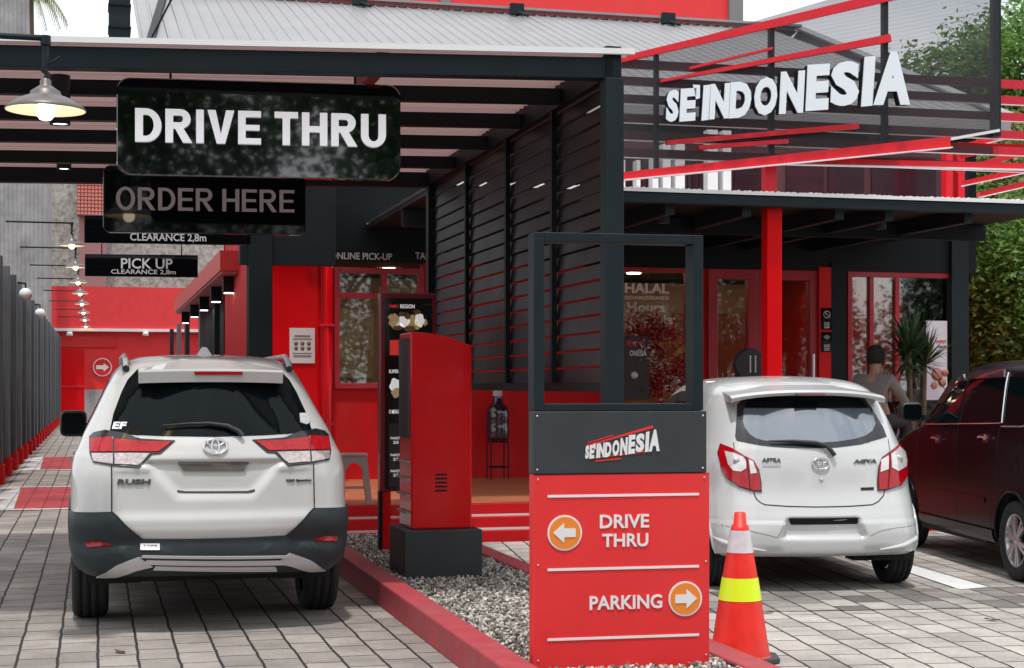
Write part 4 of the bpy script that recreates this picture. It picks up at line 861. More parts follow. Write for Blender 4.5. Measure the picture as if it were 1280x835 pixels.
wtext('panel_lettering', 'ONESIA', 787, 808, 438, 445, YF-.1605, WHTV, bg, depth=.006); wtext('panel_lettering', 'PROMO', 783, 806, 426, 433, YF-.1605, RED, bg, depth=.006)
q = MB(); q.lathe([(.001, YF-.166), (.045, YF-.166), (.045, YF-.161)], 20, c=(XY(788, YF), 0, ZY(788, 469, YF)), axis='Y'); q.build('panel_mark', LETD, bg, True)

# ---------------------------------------------------------------- potted yucca
c = atD(1150, 500, 18.6); yu = thing('yucca_plant', 'spiky green yucca with several bare stems beside the right shop window', 'plant', (c.x, c.y, z3+.005))
def blades(name, cx, cy, cz, n, L_, m, up=1.0, parent=yu, lo=-.3):
    b = MB()
    for k in range(n):
        a = rng.uniform(0, 2*math.pi); e = rng.uniform(lo, 1.35); l = L_*rng.uniform(.7, 1.1); d = Vector((math.cos(a)*math.cos(e), math.sin(a)*math.cos(e), math.sin(e)*up)); sd_ = d.cross(Vector((0, 0, 1)))
        if sd_.length < .01: continue
        sd_.normalize(); sag = Vector((0, 0, -.10*l*(1-e/1.4))); P = Vector((cx, cy, cz)); w = .017
        V = [P-sd_*w*.5, P+sd_*w*.5, P+d*l*.5+sd_*w, P+d*l*.5-sd_*w, P+d*l+sag*1.3]; b.add(V, [(0, 1, 2, 3), (3, 2, 4)])
    b.build(name, m, parent)
crowns = [(-.10, 0, 1.38), (.13, .0, 1.30), (.02, .2, 1.55), (-.16, -.05, 1.12)]
crowns = [(p[0], p[1], p[2]) for p in [(atD(u, v, 18.6).x-c.x, dy, atD(u, v, 18.6).z-z3) for u, v, dy in ((1134, 455, 0), (1159, 457, .05), (1148, 432, .15), (1128, 440, -.1))]]
for (x, y, z) in crowns: blades('leaf_crown', x, y, z, 80, .50, YUC)
blades('dry_leaves', crowns[1][0], crowns[1][1], crowns[1][2]-.05, 9, .52, YUCD, lo=-.5)
for i, (x, y, z) in enumerate(crowns):
    b = MB(); b.tube([(x*.6+.03*i-.05, y*.5, .25), (x*.85, y*.8, z*.6), (x, y, z)], [.035, .03, .035], 8); b.build('stem', BARK, yu)
b = MB(); b.lathe([(.001, 0), (.20, 0), (.27, .33), (.28, .36), (.24, .36), (.23, .30), (.001, .30)], 28); b.build('pot', mat('clay_pot', (.25, .10, .06), .7, var=.15), yu)

# ---------------------------------------------------------------- person astride a motorbike
def skinfig(name, verts, edges, radii, m, parent, root=0, sub=2):
    me = bpy.data.meshes.new(name); me.from_pydata(verts, edges, []); o = bpy.data.objects.new(name, me); COL.objects.link(o); o.parent = parent
    s = o.modifiers.new('skin', 'SKIN'); s.use_smooth_shade = True; sv = me.skin_vertices[0].data if me.skin_vertices else None
    if sv is None:
        bm = bmesh.new(); bm.from_mesh(me); bm.verts.layers.skin.verify(); bm.to_mesh(me); bm.free(); sv = me.skin_vertices[0].data
    for i, r in enumerate(radii): sv[i].radius = r if isinstance(r, tuple) else (r, r); sv[i].use_root = i == root
    o.modifiers.new('sub', 'SUBSURF').levels = sub; o.modifiers['sub'].render_levels = sub; me.materials.append(m)
    dg = bpy.context.evaluated_depsgraph_get(); dg.update(); nm = bpy.data.meshes.new_from_object(o.evaluated_get(dg)); o.modifiers.clear(); o.data = nm
    for p in nm.polygons: p.use_smooth = True
    return o
DP = 18.3; c = atD(1090, 500, DP); pe = thing('person', 'person in loose grey shirt seen from behind, astride a motorbike, reaching for the handlebar', 'person', (c.x, c.y, z3+.005), -.85)
zs = .78
V = [(0, 0, zs), (0, .02, zs+.22), (0, .07, zs+.42), (0, .09, zs+.52), (0, .12, zs+.60), (0, .14, zs+.68), (0, .15, zs+.76),
     (-.19, .07, zs+.44), (-.27, .20, zs+.20), (-.22, .42, zs+.12), (.19, .07, zs+.44), (.29, .20, zs+.22), (.27, .44, zs+.16),
     (-.14, .10, zs-.02), (-.24, .42, zs-.05), (-.25, .40, .12), (-.25, .50, .05), (.14, .10, zs-.02), (.24, .42, zs-.05), (.25, .40, .12), (.25, .50, .05)]
E = [(0, 1), (1, 2), (2, 3), (3, 4), (4, 5), (5, 6), (2, 7), (7, 8), (8, 9), (2, 10), (10, 11), (11, 12), (0, 13), (13, 14), (14, 15), (15, 16), (0, 17), (17, 18), (18, 19), (19, 20)]
rad = [(.15, .12), (.15, .11), (.15, .11), .06, (.06, .07), (.085, .095), (.055, .07), .06, .042, .03, .06, .042, .03, .08, .06, .045, .035, .08, .06, .045, .035]
skinfig('body', V, E, rad, SKIN, pe)
SV = [V[i] for i in (0, 1, 2, 7, 8, 9, 10, 11, 12)]; SV[2] = (0, .06, zs+.42); SV.append((0, .08, zs+.49)); SV.append((0, -.03, zs-.08))
SV[5] = (-.235, .36, zs+.14); SV[8] = (.275, .37, zs+.18)
skinfig('shirt', SV, [(0, 1), (1, 2), (2, 3), (3, 4), (4, 5), (2, 6), (6, 7), (7, 8), (2, 9), (0, 10)], [(.18, .15), (.185, .145), (.175, .135), .085, .062, .045, .085, .062, .045, .08, (.19, .16)], CLOTH, pe)
TV = [V[i] for i in (0, 13, 14, 15, 17, 18, 19)]
skinfig('trousers', TV, [(0, 1), (1, 2), (2, 3), (0, 4), (4, 5), (5, 6)], [(.16, .14), .10, .075, .06, .10, .075, .06], mat('dark_trousers', (.02, .022, .03), .9), pe)
b = MB(); b.lathe([(.001, .125), (.05, .118), (.088, .08), (.102, .02), (.100, -.03), (.085, -.075), (.05, -.09)], 20, c=(0, .125, zs+.715)); hr = b.build('hair', HAIR, pe)
for v in hr.data.vertices: v.co += Vector(rng.normal(size=3)*.006)
fc = MB()
for sx in (-.095, .095): fc.lathe([(.001, -.012), (.022, 0), (.012, .015)], 10, c=(sx, .15, zs+.70), axis='X')
fc.lathe([(.001, .03), (.014, 0), (.016, -.012), (.001, -.02)], 8, c=(0, .245, zs+.69)); fc.build('ears_and_nose', SKIN, pe)
for sx in (-1, 1):   # hands: palm and five curled fingers on the grip
    hx_, hy, hz = (-.22, .42, zs+.12) if sx < 0 else (.27, .44, zs+.16); hd_ = MB(); hd_.box(hx_-.038, hx_+.038, hy-.03, hy+.05, hz-.014, hz+.016, bev=.01)
    for k in range(4): x = hx_-.028+.019*k; hd_.tube([(x, hy+.04, hz), (x, hy+.075, hz-.004), (x, hy+.085, hz-.03), (x, hy+.065, hz-.045)], [.009, .009, .008, .006], 8)
    hd_.tube([(hx_-sx*.035, hy, hz-.005), (hx_-sx*.052, hy+.03, hz-.02), (hx_-sx*.04, hy+.055, hz-.035)], [.011, .010, .008], 8); hd_.build('hand', SKIN, pe)
mo = thing('motorbike', 'dark scooter under the seated person behind the white hatchback', 'motorbike', (c.x, c.y, z3+.005), -.85)
b = MB(); b.tube([(0, -.55, .68), (0, -.2, .70), (0, .15, .66), (0, .3, .50), (0, .38, .38)], [.07, .14, .13, .11, .09], 12); b.tube([(0, .38, .38), (0, .62, .42), (0, .70, .70), (0, .62, .93)], [.10, .12, .14, .10], 12); b.build('fairing', mat('maroon_fairing', (.10, .012, .02), .2, coat=.8), mo)
b = MB(); b.tube([(0, -.5, .74), (0, -.1, .77), (0, .18, .74)], [.08, .13, .09], 12); b.build('saddle', PLA, mo)
b = MB(); b.tube([(-.32, .50, .97), (-.18, .58, .98), (0, .62, .95), (.18, .58, .98), (.32, .50, .97)], .016, 8); b.tube([(0, .62, .95), (0, .72, .4), (0, .80, .28)], .03, 8); b.build('handlebar', PLA, mo)
for sx in (-1, 1): b = MB(); b.tube([(sx*.22, .58, .98), (sx*.26, .56, 1.13)], .006, 6); b.box(sx*.27-.06, sx*.27+.06, .55, .57, 1.12, 1.19, bev=.008); b.build('rear_view_mirror', PLA, mo)
for y in (-.48, .80):
    b = MB(); b.lathe([(.20, -.04), (.27, -.05), (.29, 0), (.27, .05), (.20, .04), (.20, -.04)], 36, c=(0, y, .285), axis='X'); wq = b.build('wheel', RUB, mo)
    b = MB(); b.lathe([(.001, .02), (.20, .015), (.20, -.015), (.001, -.02)], 30, c=(0, y, .285), axis='X'); b.build('rim', ALU, wq)
b = MB(); b.box(-.05, .05, -.72, -.68, .60, .68, bev=.01); b.build('tail_lamp', LRED, mo)

# ---------------------------------------------------------------- left fence with posts and red footing
XF = -1.36
fe = thing('lane_fence', 'tall dark steel post fence with red footing along the left of the lane', 'fence', (XF, 40, 0))
FM = mat('teal_grey_steel', (.065, .085, .092), .45, var=.12); FM2 = mat('teal_grey_steel_light', (.12, .15, .16), .4, var=.12)
yv = 18.6; i = 0
while yv < 67:
    mb = MB(); mb.box(XF-.30, XF, yv, yv+.22, .12, 3.43); p_ = mb.build('post', FM if i % 2 else FM2, fe, True, bevel=.01)
    mb = MB(); mb.box(XF-.33, XF+.03, yv-.03, yv+.25, .0, .30); mb.build('footing', REDW, p_, True)
    yv += 2.15; i += 1
boxo('fence_panel', FM, fe, XF-.34, XF-.22, 18.5, 67.5, .25, 3.30, world=True); boxo('base_kerb', REDW, fe, XF-.36, XF-.16, 18.5, 67.5, 0, .245, world=True)
for i, (u, v) in enumerate(((32, 368), (50, 392))):
    p = atX(u, v, XF+.10); g = thing('globe_lamp', 'small unlit white globe lamp on the fence, the %s one' % ('nearer', 'farther')[i], 'lamp', tuple(p), group='globe lamps on the fence')
    b = MB(); b.lathe([(.12*math.sin(t), -.12*math.cos(t)) for t in np.linspace(0.01, math.pi-.01, 14)], 20); b.build('globe', GLOBE, g); b = MB(); b.tube([(0, 0, .10), (0, 0, .20), (-.14, 0, .22)], .02, 8); b.build('bracket', BLK, g)
# ---------------------------------------------------------------- pendant lamps over the lane
def pendant(u, v, Dd, X=-.267, n=36, first=False):
    p = atD(u, v, Dd); return p
LP = [(57, 135, 8.76)]
o0 = None
pos = [Vector((atD(57, 140, 8.76).x, atD(57, 140, 8.76).y, 0))] + [Vector((-.41, atD(u, v, 2.44*2000/(482-v)).y, .93)) for u, v in ((91.6, 307), (95, 334), (95, 353), (95.6, 367), (97.7, 380), (99.5, 391), (101, 400), (102, 408))]
names = ['nearest and largest', 'second', 'third', 'fourth', 'fifth', 'sixth', 'seventh', 'eighth', 'farthest']
def make_pendant():
    o = thing('pendant_lamp', 'x', 'lamp'); zb = 2.985
    b = MB(); b.lathe([(.215, zb), (.217, zb+.006), (.205, zb+.022), (.15, zb+.060), (.085, zb+.085), (.080, zb+.105), (.05, zb+.125), (.030, zb+.14), (.030, zb+.165), (.012, zb+.18)], 44); sh = b.build('lamp_shade', mat('pewter_shade', (.16, .145, .14), .4, metal=.4, var=.1), o)
    b = MB(); b.lathe([(.212, zb+.001), (.145, zb+.052), (.08, zb+.078), (.001, zb+.082)], 40); b.build('shade_lining', BULB2, sh)
    b = MB(); b.lathe([(.001, zb-.055), (.03, zb-.048), (.048, zb-.025), (.052, zb+.0), (.042, zb+.03), (.025, zb+.055), (.022, zb+.075)], 24); b.build('bulb', BULB, o)
    b = MB(); b.tube([(0, 0, zb+.17), (.012, 0, zb+.20), (-.010, 0, zb+.22), (0, 0, zb+.25), (0, 0, zb+.27), (0, 0, zb+.385), (-.012, 0, zb+.397), (-1.10, 0, zb+.399)], .017, 10); b.tube([(0, 0, zb+.25), (.08, 0, zb+.30)], .006, 6); b.lathe([(.028, zb+.36), (.028, zb+.41)], 12); b.build('arm', BLK2, o)
    return o
P0 = make_pendant()
for i, p in enumerate(pos):
    o = P0 if i == 0 else copy_tree(P0); o.location = p; tag(o, 'shaded lamp with glowing bulb on arm over lane, %s in its row' % names[i], 'lamp', 'pendant lamps over the lane')

# ---------------------------------------------------------------- far end of the lane
YR_ = 69.0
en = thing('red_end_building', 'bright red wall and door closing the far end of the lane', 'building', (0, YR_, 0))
def eb(name, m, u0, u1, v0, v1, Y=YR_, th=.3, **k): return wb(name, m, u0, u1, v0, v1, Y, th, parent=en, **k)
eb('wall', REDS, 50, 300, 415, 534, zlo=0); eb('parapet', mat('pinkish_red', (.80, .045, .05), .55, var=.08), 44, 300, 359, 412, Y=YR_-.4, th=.7); eb('ledge', WHT, 44, 300, 411, 414.5, Y=YR_-.5, th=.5)
eb('door_head', RED, 66, 147, 420, 434, Y=YR_-.10, th=.1); d_ = eb('door', REDG, 65, 105.5, 436, 530, Y=YR_-.08, th=.08, zlo=.02); boxo('door_rail', RED, d_, XY(65, YR_-.12), XY(105.5, YR_-.12), YR_-.12, YR_-.082, ZY(85, 484, YR_), ZY(85, 482, YR_), world=True)
eb('plinth', GREYC, 105.5, 300, 487, 530, Y=YR_-.05, th=.05, zlo=.02)
p = atY(128, 459, YR_-.06); sq = thing('round_exit_sign', 'round red sign with white ring and right-pointing arrow on the far wall', 'sign', tuple(p)); s61 = 61/F0
b = MB(); b.lathe([(.001, -.02), (12.5*s61, -.02), (12.5*s61, 0)], 40, axis='Y', smooth=False); b.build('ring', WHTV, sq); b = MB(); b.lathe([(.001, -.03), (11.2*s61, -.03), (11.2*s61, -.021)], 40, axis='Y', smooth=False); b.build('disc', RED, sq)
P = [(.8, 0), (.15, .52), (.15, .25), (-.75, .25), (-.75, -.25), (.15, -.25), (.15, -.52)]; b = MB(); b.prism([(a*11*s61, q*11*s61) for a, q in P], -.045, -.031); b.build('arrow', WHTV, sq)
for i, u in enumerate((87, 182)):
    p = atY(u, 416, YR_-.6); g = thing('wall_lamp', 'tiny lamp under the ledge of the far red wall, %s of two' % ('left', 'right')[i], 'lamp', tuple(p), group='lamps under the far ledge'); b = MB(); b.lathe([(.001, .05), (.10, .05), (.14, -.12), (.001, -.14)], 16); b.build('shade', GLOBE, g)
# mossy stone wall, tiled roof and tall grey building beyond
def stonemat():
    m = bpy.data.materials.new('mottled_stone'); m.use_nodes = True; t = m.node_tree; p = t.nodes['Principled BSDF']; c_ = t.nodes.new('ShaderNodeTexCoord'); v = t.nodes.new('ShaderNodeTexVoronoi'); v.inputs['Scale'].default_value = 3.2; n = t.nodes.new('ShaderNodeTexNoise'); n.inputs['Scale'].default_value = 5; n.inputs['Detail'].default_value = 10; n.inputs['Roughness'].default_value = .75
    r = t.nodes.new('ShaderNodeValToRGB'); e = r.color_ramp.elements; e[0].position = .30; e[0].color = (.06, .06, .05, 1); e[1].position = .68; e[1].color = (.55, .54, .50, 1); x = e.new(.48); x.color = (.27, .26, .22, 1)
    t.links.new(c_.outputs['Object'], n.inputs[0]); t.links.new(c_.outputs['Object'], v.inputs[0]); a = t.nodes.new('ShaderNodeMath'); a.operation = 'MULTIPLY_ADD'; a.inputs[1].default_value = .12; t.links.new(v.outputs['Distance'], a.inputs[0]); t.links.new(n.outputs[0], a.inputs[2]); t.links.new(a.outputs[0], r.inputs[0]); t.links.new(r.outputs[0], p.inputs['Base Color']); p.inputs['Roughness'].default_value = .9
    return m
sw = thing('stone_wall', 'mottled grey and mossy stone wall rising behind the red end building', 'wall', (0, 75, 0)); wb('wall_face', stonemat(), 40, 330, 215, 420, 75, .6, parent=sw, zlo=4)
th_ = thing('tiled_house', 'house with red tiled roof above the stone wall', 'house', (XY(115, 74), 74, 0))
mb = MB(); Y_ = 73.2; xq0, xq1 = XY(96, Y_), XY(136, Y_); V = []; nrow = 11; zt, zbm = ZY(115, 212, Y_), ZY(115, 270, Y_)
mb.box(xq0+.1, xq1-.1, Y_+.2, Y_+.5, 0, zbm+.1); mb.build('wall', mat('pinkish_plaster', (.38, .2, .2), .8), th_, True)
for r_ in range(nrow):
    b = MB() if r_ == 0 else b
    z_ = zbm+(zt-zbm)*r_/nrow; y_ = Y_+.2*r_
    for k in range(9):
        xc = xq0+(xq1-xq0)*(k+.5)/9; b.tube([(xc, y_-.06, z_), (xc, y_+.22, z_+(zt-zbm)/nrow)], (xq1-xq0)/18, 8)
b.build('roof_tiles', mat('clay_tiles', (.34, .10, .08), .8, var=.25, vscale=9), th_, True)
gb = thing('grey_building', 'tall pale grey corrugated building at the far left', 'building', (XY(20, 62), 62, 0))
Y_ = 62; x1_ = XY(59, Y_); zt = ZY(20, -60, Y_); mb = MB(); V = []; n = 60; x0_ = x1_-9; zm = ZY(40, 80, Y_)
for i in range(n*2+1):
    x = x0_+(x1_-x0_)*i/(n*2); V += [(x, Y_-(.06 if i % 2 else 0), 3), (x, Y_-(.06 if i % 2 else 0), zt if x < XY(37, Y_) else zm)]
mb.add(V, [(2*i, 2*i+1, 2*i+3, 2*i+2) for i in range(n*2)]); mb.add([(x1_, Y_, 3), (x1_+.0, Y_, zm), (x1_, Y_+6, zm), (x1_, Y_+6, 3)], [(0, 1, 2, 3)]); mb.build('wall', GREYC, gb, True)
# ---------------------------------------------------------------- things above the roofline, back left
Y_ = 15.2; du = thing('dark_duct', 'dark grey square duct rising into the sky behind the canopy', 'duct', (XY(149, Y_), Y_, 0))
boxo('duct_body', BLK2, du, XY(136, Y_), XY(163, Y_), Y_, Y_+.3, 3.60, ZY(149, -60, Y_), world=True)
for v in (6, 34): boxo('duct_joint', BLK, du, XY(135, Y_), XY(164, Y_), Y_-.02, Y_+.32, ZY(149, v+1, Y_), ZY(149, v-1, Y_), world=True)
Y_ = 18.6; dr = thing('roof_stay', 'thin dark stay cable slanting down to the canopy roof', 'cable', tuple(atY(187, 52, Y_))); b = MB(); b.tube([atY(187, 52, Y_)-Vector(dr.location), atY(217, -6, Y_)-Vector(dr.location)], .012, 8); b.build('cable', BLK, dr)
Y_ = 38; rb = thing('red_back_building', 'big plain red wall rising behind the metal roof', 'building', (XY(600, Y_), Y_, 0))
wb('wall', REDS, 296, 911, -60, 60, Y_, 4, parent=rb, zlo=0); 
for u in (557, 921): wb('grey_column', mat('grey_render', (.22, .22, .22), .7), u-6 if u < 600 else u-9, u+6 if u < 600 else u+8, -60, 60, Y_-.1, .3, parent=rb, zlo=0)

# ---------------------------------------------------------------- trees
def tree(name, label, base, h, blobs, n, size, m, trunk_r=.25, lean=(0, 0), group=None):
    o = thing(name, label, 'tree', base, group=group); leafcloud('crown', blobs, n, size, m, o)
    cs = [Vector(b[0])-Vector(base) for b in blobs]; t_ = MB(); topp = Vector((lean[0], lean[1], h)); mid = topp*.5+Vector((.1, .1, 0))
    t_.tube([(0, 0, -.05), mid*.6, mid, topp], [trunk_r*1.25, trunk_r, trunk_r*.8, trunk_r*.5], 12); tr = t_.build('trunk', BARK, o)
    for i, q in enumerate(cs): b = MB(); s0 = mid.lerp(topp, .3+.7*(i % 4)/4); b.tube([s0, s0.lerp(q, .5)+Vector((0, 0, .15)), q], [trunk_r*.45, trunk_r*.3, trunk_r*.08], 7); b.build('limb', BARK, tr)
    return o
def bl(u, v, D, rx, rz, ry=None): p = atD(u, v, D); return (tuple(p), (rx, ry or rx, rz))
tb = atD(1330, 500, 30); tree('broadleaf_tree', 'tall broadleaf tree rising above the roof at the right edge', (tb.x, tb.y, 0), 9, [bl(1190, 92, 32, 1.1, .6), bl(1150, 82, 32, .55, .35), bl(1225, 60, 32, .9, .5), bl(1255, 115, 31, 1.2, .8), bl(1175, 120, 32, .8, .4), bl(1300, 80, 31, 1.5, 1.2), bl(1225, 135, 32, 1.2, .6), bl(1290, 60, 30, 1.2, .9), bl(1320, 140, 30, 1.4, 1)], 17000, .115, LEAF, .22)
tb = atD(1290, 520, 25); tree('lush_green_tree', 'dense bright green tree filling the gap right of the shop corner', (tb.x, tb.y, 0), 4.2, [bl(1250, 300, 24.5, 1.0, .8), bl(1300, 340, 24, 1.2, .9), bl(1245, 370, 25, .8, .7), bl(1290, 420, 25, 1.2, .8), bl(1235, 430, 25.5, .6, .6), bl(1330, 400, 24, 1.2, 1), bl(1220, 330, 26.5, .6, .9), bl(1260, 470, 26, 1.0, .6)], 26000, .105, LEAF, .16)
tb = atD(1245, 520, 27); tree('olive_green_tree', 'yellowish tree showing between the red bars right of the screen', (tb.x, tb.y, 0), 4.8, [bl(1225, 200, 27, .7, .7), bl(1265, 185, 27.5, .9, .6), bl(1240, 235, 27, .9, .5), bl(1290, 225, 28, .9, .6), bl(1205, 230, 28, .4, .4)], 8000, .11, LEAFY, .12)
hd_ = thing('back_hedge', 'deep green hedge mass behind the right-hand trees', 'hedge', (XY(1290, 34), 34, 0)); leafcloud('foliage', [(tuple(atD(u, v, 31+rng.uniform(-1, 1))), (1.2, .9, 1.1)) for u in (1210, 1250, 1290, 1330) for v in (290, 350, 410, 460)], 15000, .13, LEAF, hd_)
pt = atD(38, 10, 72); pm = thing('palm_tree', 'palm with drooping fronds beside the tall grey building', 'palm', (pt.x, pt.y, 0)); zc_ = atD(45, -12, 72).z
b = MB(); b.tube([(0, 0, 0), (.1, 0, zc_*.5), (0, 0, zc_)], [.25, .18, .14], 12); b.build('trunk', BARK, pm)
for k in range(13):
    a = 2*math.pi*k/13+.2; L_ = 2.7; b = MB(); P = []
    for s_ in np.linspace(0, 1, 12): P.append(Vector((math.cos(a)*L_*s_*.62, math.sin(a)*L_*s_*.62, zc_+.55*s_-2.0*s_**2.1)))
    b.tube(P, [.03]*6+[.012]*6, 5)
    for i in range(1, 12):
        for sgn in (-1, 1):
            sd_ = Vector((-math.sin(a), math.cos(a), 0))*sgn
            for j in (0, .5):
                p = P[i-1].lerp(P[i], j); e_ = p+sd_*.22+Vector((0, 0, -.55)); b.add([p, p+(P[i]-P[i-1]).normalized()*.05, e_], [(0, 1, 2)])
    b.build('frond', LEAFY, pm)
# trees and a pale building across the street: seen only as reflections
for i, (x, y, h) in enumerate(((-14, -17, 11), (-6, -19, 12.5), (2, -16, 11), (10, -20, 13), (18, -17, 11.5), (26, -18, 12), (34, -17, 11), (43, -19, 12))):
    blobs = [((x+rng.uniform(-3.4, 3.4), y+rng.uniform(-1, 1), h*rng.uniform(.16, .95)), (rng.uniform(1.5, 2.4),)*3) for _ in range(14)]
    tree('street_tree', 'broad street tree across the road behind the viewer, %s from the left' % ['first', 'second', 'third', 'fourth', 'fifth', 'sixth', 'seventh', 'eighth'][i], (x, y, 0), h*.7, blobs, 30000, .21, LEAFD, .25, group='street trees across the road')

# small clutter: fallen leaves on the paving and kerb
lfm = mat('dead_leaf', (.09, .05, .03), .8, var=.3)
for i, (u, v, lb) in enumerate(((537, 757, 'beside the front of the red kerb'), (150, 815, 'in the lower left of the lane'), (958, 766, 'beside the traffic cone'), (465, 708, 'on the gravel by the kerb'), (1240, 775, 'in the lower right of the car park'))):
    p = atZ(u, v, .006 if i != 3 else .12); o = thing('fallen_leaf', 'single brown dead leaf lying '+lb, 'leaf', tuple(p), rng.uniform(0, 6)); b = MB(); V = []
    for k in range(7):
        t = k/6; w = .022*math.sin(math.pi*min(1, t*1.02))+.001; V += [(-.05+.1*t, -w, .012*abs(t-.5)+.004+.006*math.sin(k)), (-.05+.1*t, 0, .001+.01*(t-.5)**2), (-.05+.1*t, w, .014*abs(t-.4)+.003)]
    b.add(V, [q for k in range(6) for q in ((3*k, 3*k+1, 3*k+4, 3*k+3), (3*k+1, 3*k+2, 3*k+5, 3*k+4))]); b.build('blade', lfm, o)
# ================================================================ vehicle builder
def pchip(t, y, x):
    t = np.asarray(t, float); y = np.asarray(y, float); h = np.diff(t); d = np.diff(y)/h
    m = np.zeros_like(y); m[0] = d[0]; m[-1] = d[-1]
    for i in range(1, len(y)-1):
        m[i] = 0 if d[i-1]*d[i] <= 0 else 2*d[i-1]*d[i]/(d[i-1]+d[i])
    x = np.clip(x, t[0], t[-1]); i = np.clip(np.searchsorted(t, x)-1, 0, len(h)-1); s = (x-t[i])/h[i]
    return ((1+2*s)*(1-s)**2*y[i] + s*(1-s)**2*h[i]*m[i] + s*s*(3-2*s)*y[i+1] + s*s*(s-1)*h[i]*m[i+1])
class Car:
    NR, NC, NS, NF = 34, 16, 60, 22
    def __init__(s, root, table, dent=None, taper=.07, rear_taper=.0):
        s.root = root; s.T = np.array(table, float); s.tt = np.arange(len(table), dtype=float); s.dent = dent; s.taper = taper; s.rt = rear_taper
        s.ts = np.linspace(0, len(table)-1, 4000); s.zs = np.maximum.accumulate(pchip(s.tt, s.T[:, 0], s.ts)+np.arange(4000)*1e-9)
        s.cache = {}
        M = Matrix.Translation(root.location) @ root.rotation_euler.to_matrix().to_4x4(); s.Mi = M.inverted()
        s.co = s.Mi @ Vector((0, 0, H))
    def tz(s, z): return float(np.interp(z, s.zs, s.ts))
    def outline(s, t):
        k = round(t, 4)
        if k in s.cache: return s.cache[k]
        z, yr, yf, w, rc, bow, rf = [float(pchip(s.tt, s.T[:, j], t)) for j in range(7)]
        rc = min(rc, w*.95); a = np.linspace(0, 1, s.NR); xs = [(w-rc)*a]; ys = [yr+bow*a**2]
        th = np.linspace(0, math.pi/2, s.NC+1)[1:]; e = .82; k2 = 2*bow*rc/(max(w-rc, .05))
        cx = w-rc; yb = yr+bow
        xs.append(cx+rc*np.sin(th)**e); ys.append(yb + (rc*1.15+k2*.5)*(1-np.cos(th)**e))
        y0 = ys[-1][-1]; y1 = yf-rf*1.5; y1 = max(y1, y0+.05)
        b = np.linspace(0, 1, s.NS+1)[1:]; bell = s.taper*np.clip((b-.35)/.65, 0, 1)**2*w
        xs.append(w-bell); ys.append(y0+(y1-y0)*b)
        xe = xs[-1][-1]; th = np.linspace(0, math.pi/2, s.NF+1)[1:]
        xs.append(xe*np.cos(th)**.75); ys.append(y1+(yf-y1)*np.sin(th)**.75)
        r = (z, np.concatenate(xs), np.concatenate(ys)); s.cache[k] = r; return r
    def rear(s, x, z):
        zz, xs, ys = s.outline(s.tz(z)); n = s.NR+s.NC; sg = 1 if x >= 0 else -1; ax = min(abs(x), xs[:n].max()-.0015)
        y = float(np.interp(ax, xs[:n], ys[:n]))
        if s.dent: y += s.dent(x, z)
        return Vector((sg*ax, y, z))
    def side(s, y, z, sg=-1):
        zz, xs, ys = s.outline(s.tz(z)); n = s.NR
        return Vector((sg*float(np.interp(y, ys[n:], xs[n:])), y, z))
    def S(s, a, b, f):
        P = s.rear(a, b) if f == 'rear' else s.side(a, b, -1 if f == 'left' else 1)
        e = .004
        if f == 'rear':
            n = (s.rear(a+e, b)-s.rear(a-e, b)).cross(s.rear(a, b+e)-s.rear(a, b-e))
            if n.length < 1e-9: n = Vector((math.copysign(1, a), 0, 0))
            n.normalize()
            if n.y > 0 and abs(n.x) < .9: n = -n
            if n.x*a < 0 and abs(n.x) > .5: n = -n
        else:
            sg = -1 if f == 'left' else 1
            n = (s.side(a+e, b, sg)-s.side(a-e, b, sg)).cross(s.side(a, b+e, sg)-s.side(a, b-e, sg)); n.normalize()
            if n.x*sg < 0: n = -n
        return P, n
    def lray(s, u, v):
        d = (s.Mi.to_3x3() @ ray(u, v)); return s.co, d
    def px(s, u, v, f='rear', fixed=None):
        o, d = s.lray(u, v)
        if f == 'rear':
            y = .1 if fixed is None else fixed
            for _ in range(1 if fixed is not None else 12):
                p = o+d*((y-o.y)/d.y)
                if fixed is None: y = y*.4+.6*s.rear(p.x, p.z).y
            return (p.x, p.z)
        x = -.8 if fixed is None else fixed
        for _ in range(1 if fixed is not None else 14):
            p = o+d*((x-o.x)/d.x)
            if fixed is None: x = x*.4+.6*s.side(p.y, p.z).x
        return (p.y, p.z)
    def body(s, mats, zmax=None, arches=(), name='body', nt=96):
        tl = np.linspace(0, len(s.tt)-1, nt*1); zz = []
        N = None; V = []
        for t in tl:
            z, xs, ys = s.outline(t)
            n = s.NR+s.NC
            if s.dent: ys = ys.copy(); ys[:n] += np.array([s.dent(x, z) for x in xs[:n]])
            ring = [(x, y, z) for x, y in zip(xs, ys)] + [(-x, y, z) for x, y in list(zip(xs, ys))[-2:0:-1]]
            N = len(ring); V += ring
        F = []
        for i in range(len(tl)-1):
            for k in range(N):
                q = (i*N+k, i*N+(k+1) % N, (i+1)*N+(k+1) % N, (i+1)*N+k); c = np.mean([V[j] for j in q], axis=0); drop = False
                for (yc, zc, Rr) in arches:
                    if abs(c[0]) > .45 and (c[1]-yc)**2+(c[2]-zc)**2 < Rr*Rr: drop = True
                if not drop: F.append(q)
        F.append(tuple((len(tl)-1)*N+k for k in range(N)))
        mb = MB(); mb.add(V, F, True); o = mb.build(name, mats, s.root)
        bm = bmesh.new(); bm.from_mesh(o.data)
        for v in bm.verts:
            if v.is_boundary and v.co.z > .3:
                for (yc, zc, Rr) in arches:
                    dy, dz = v.co.y-yc, v.co.z-zc; q = math.hypot(dy, dz)
                    if q < Rr*1.15: v.co.y = yc+dy/q*Rr; v.co.z = zc+dz/q*Rr
        bmesh.ops.delete(bm, geom=[v for v in bm.verts if not v.link_faces], context='VERTS')
        bm.to_mesh(o.data); bm.free(); return o
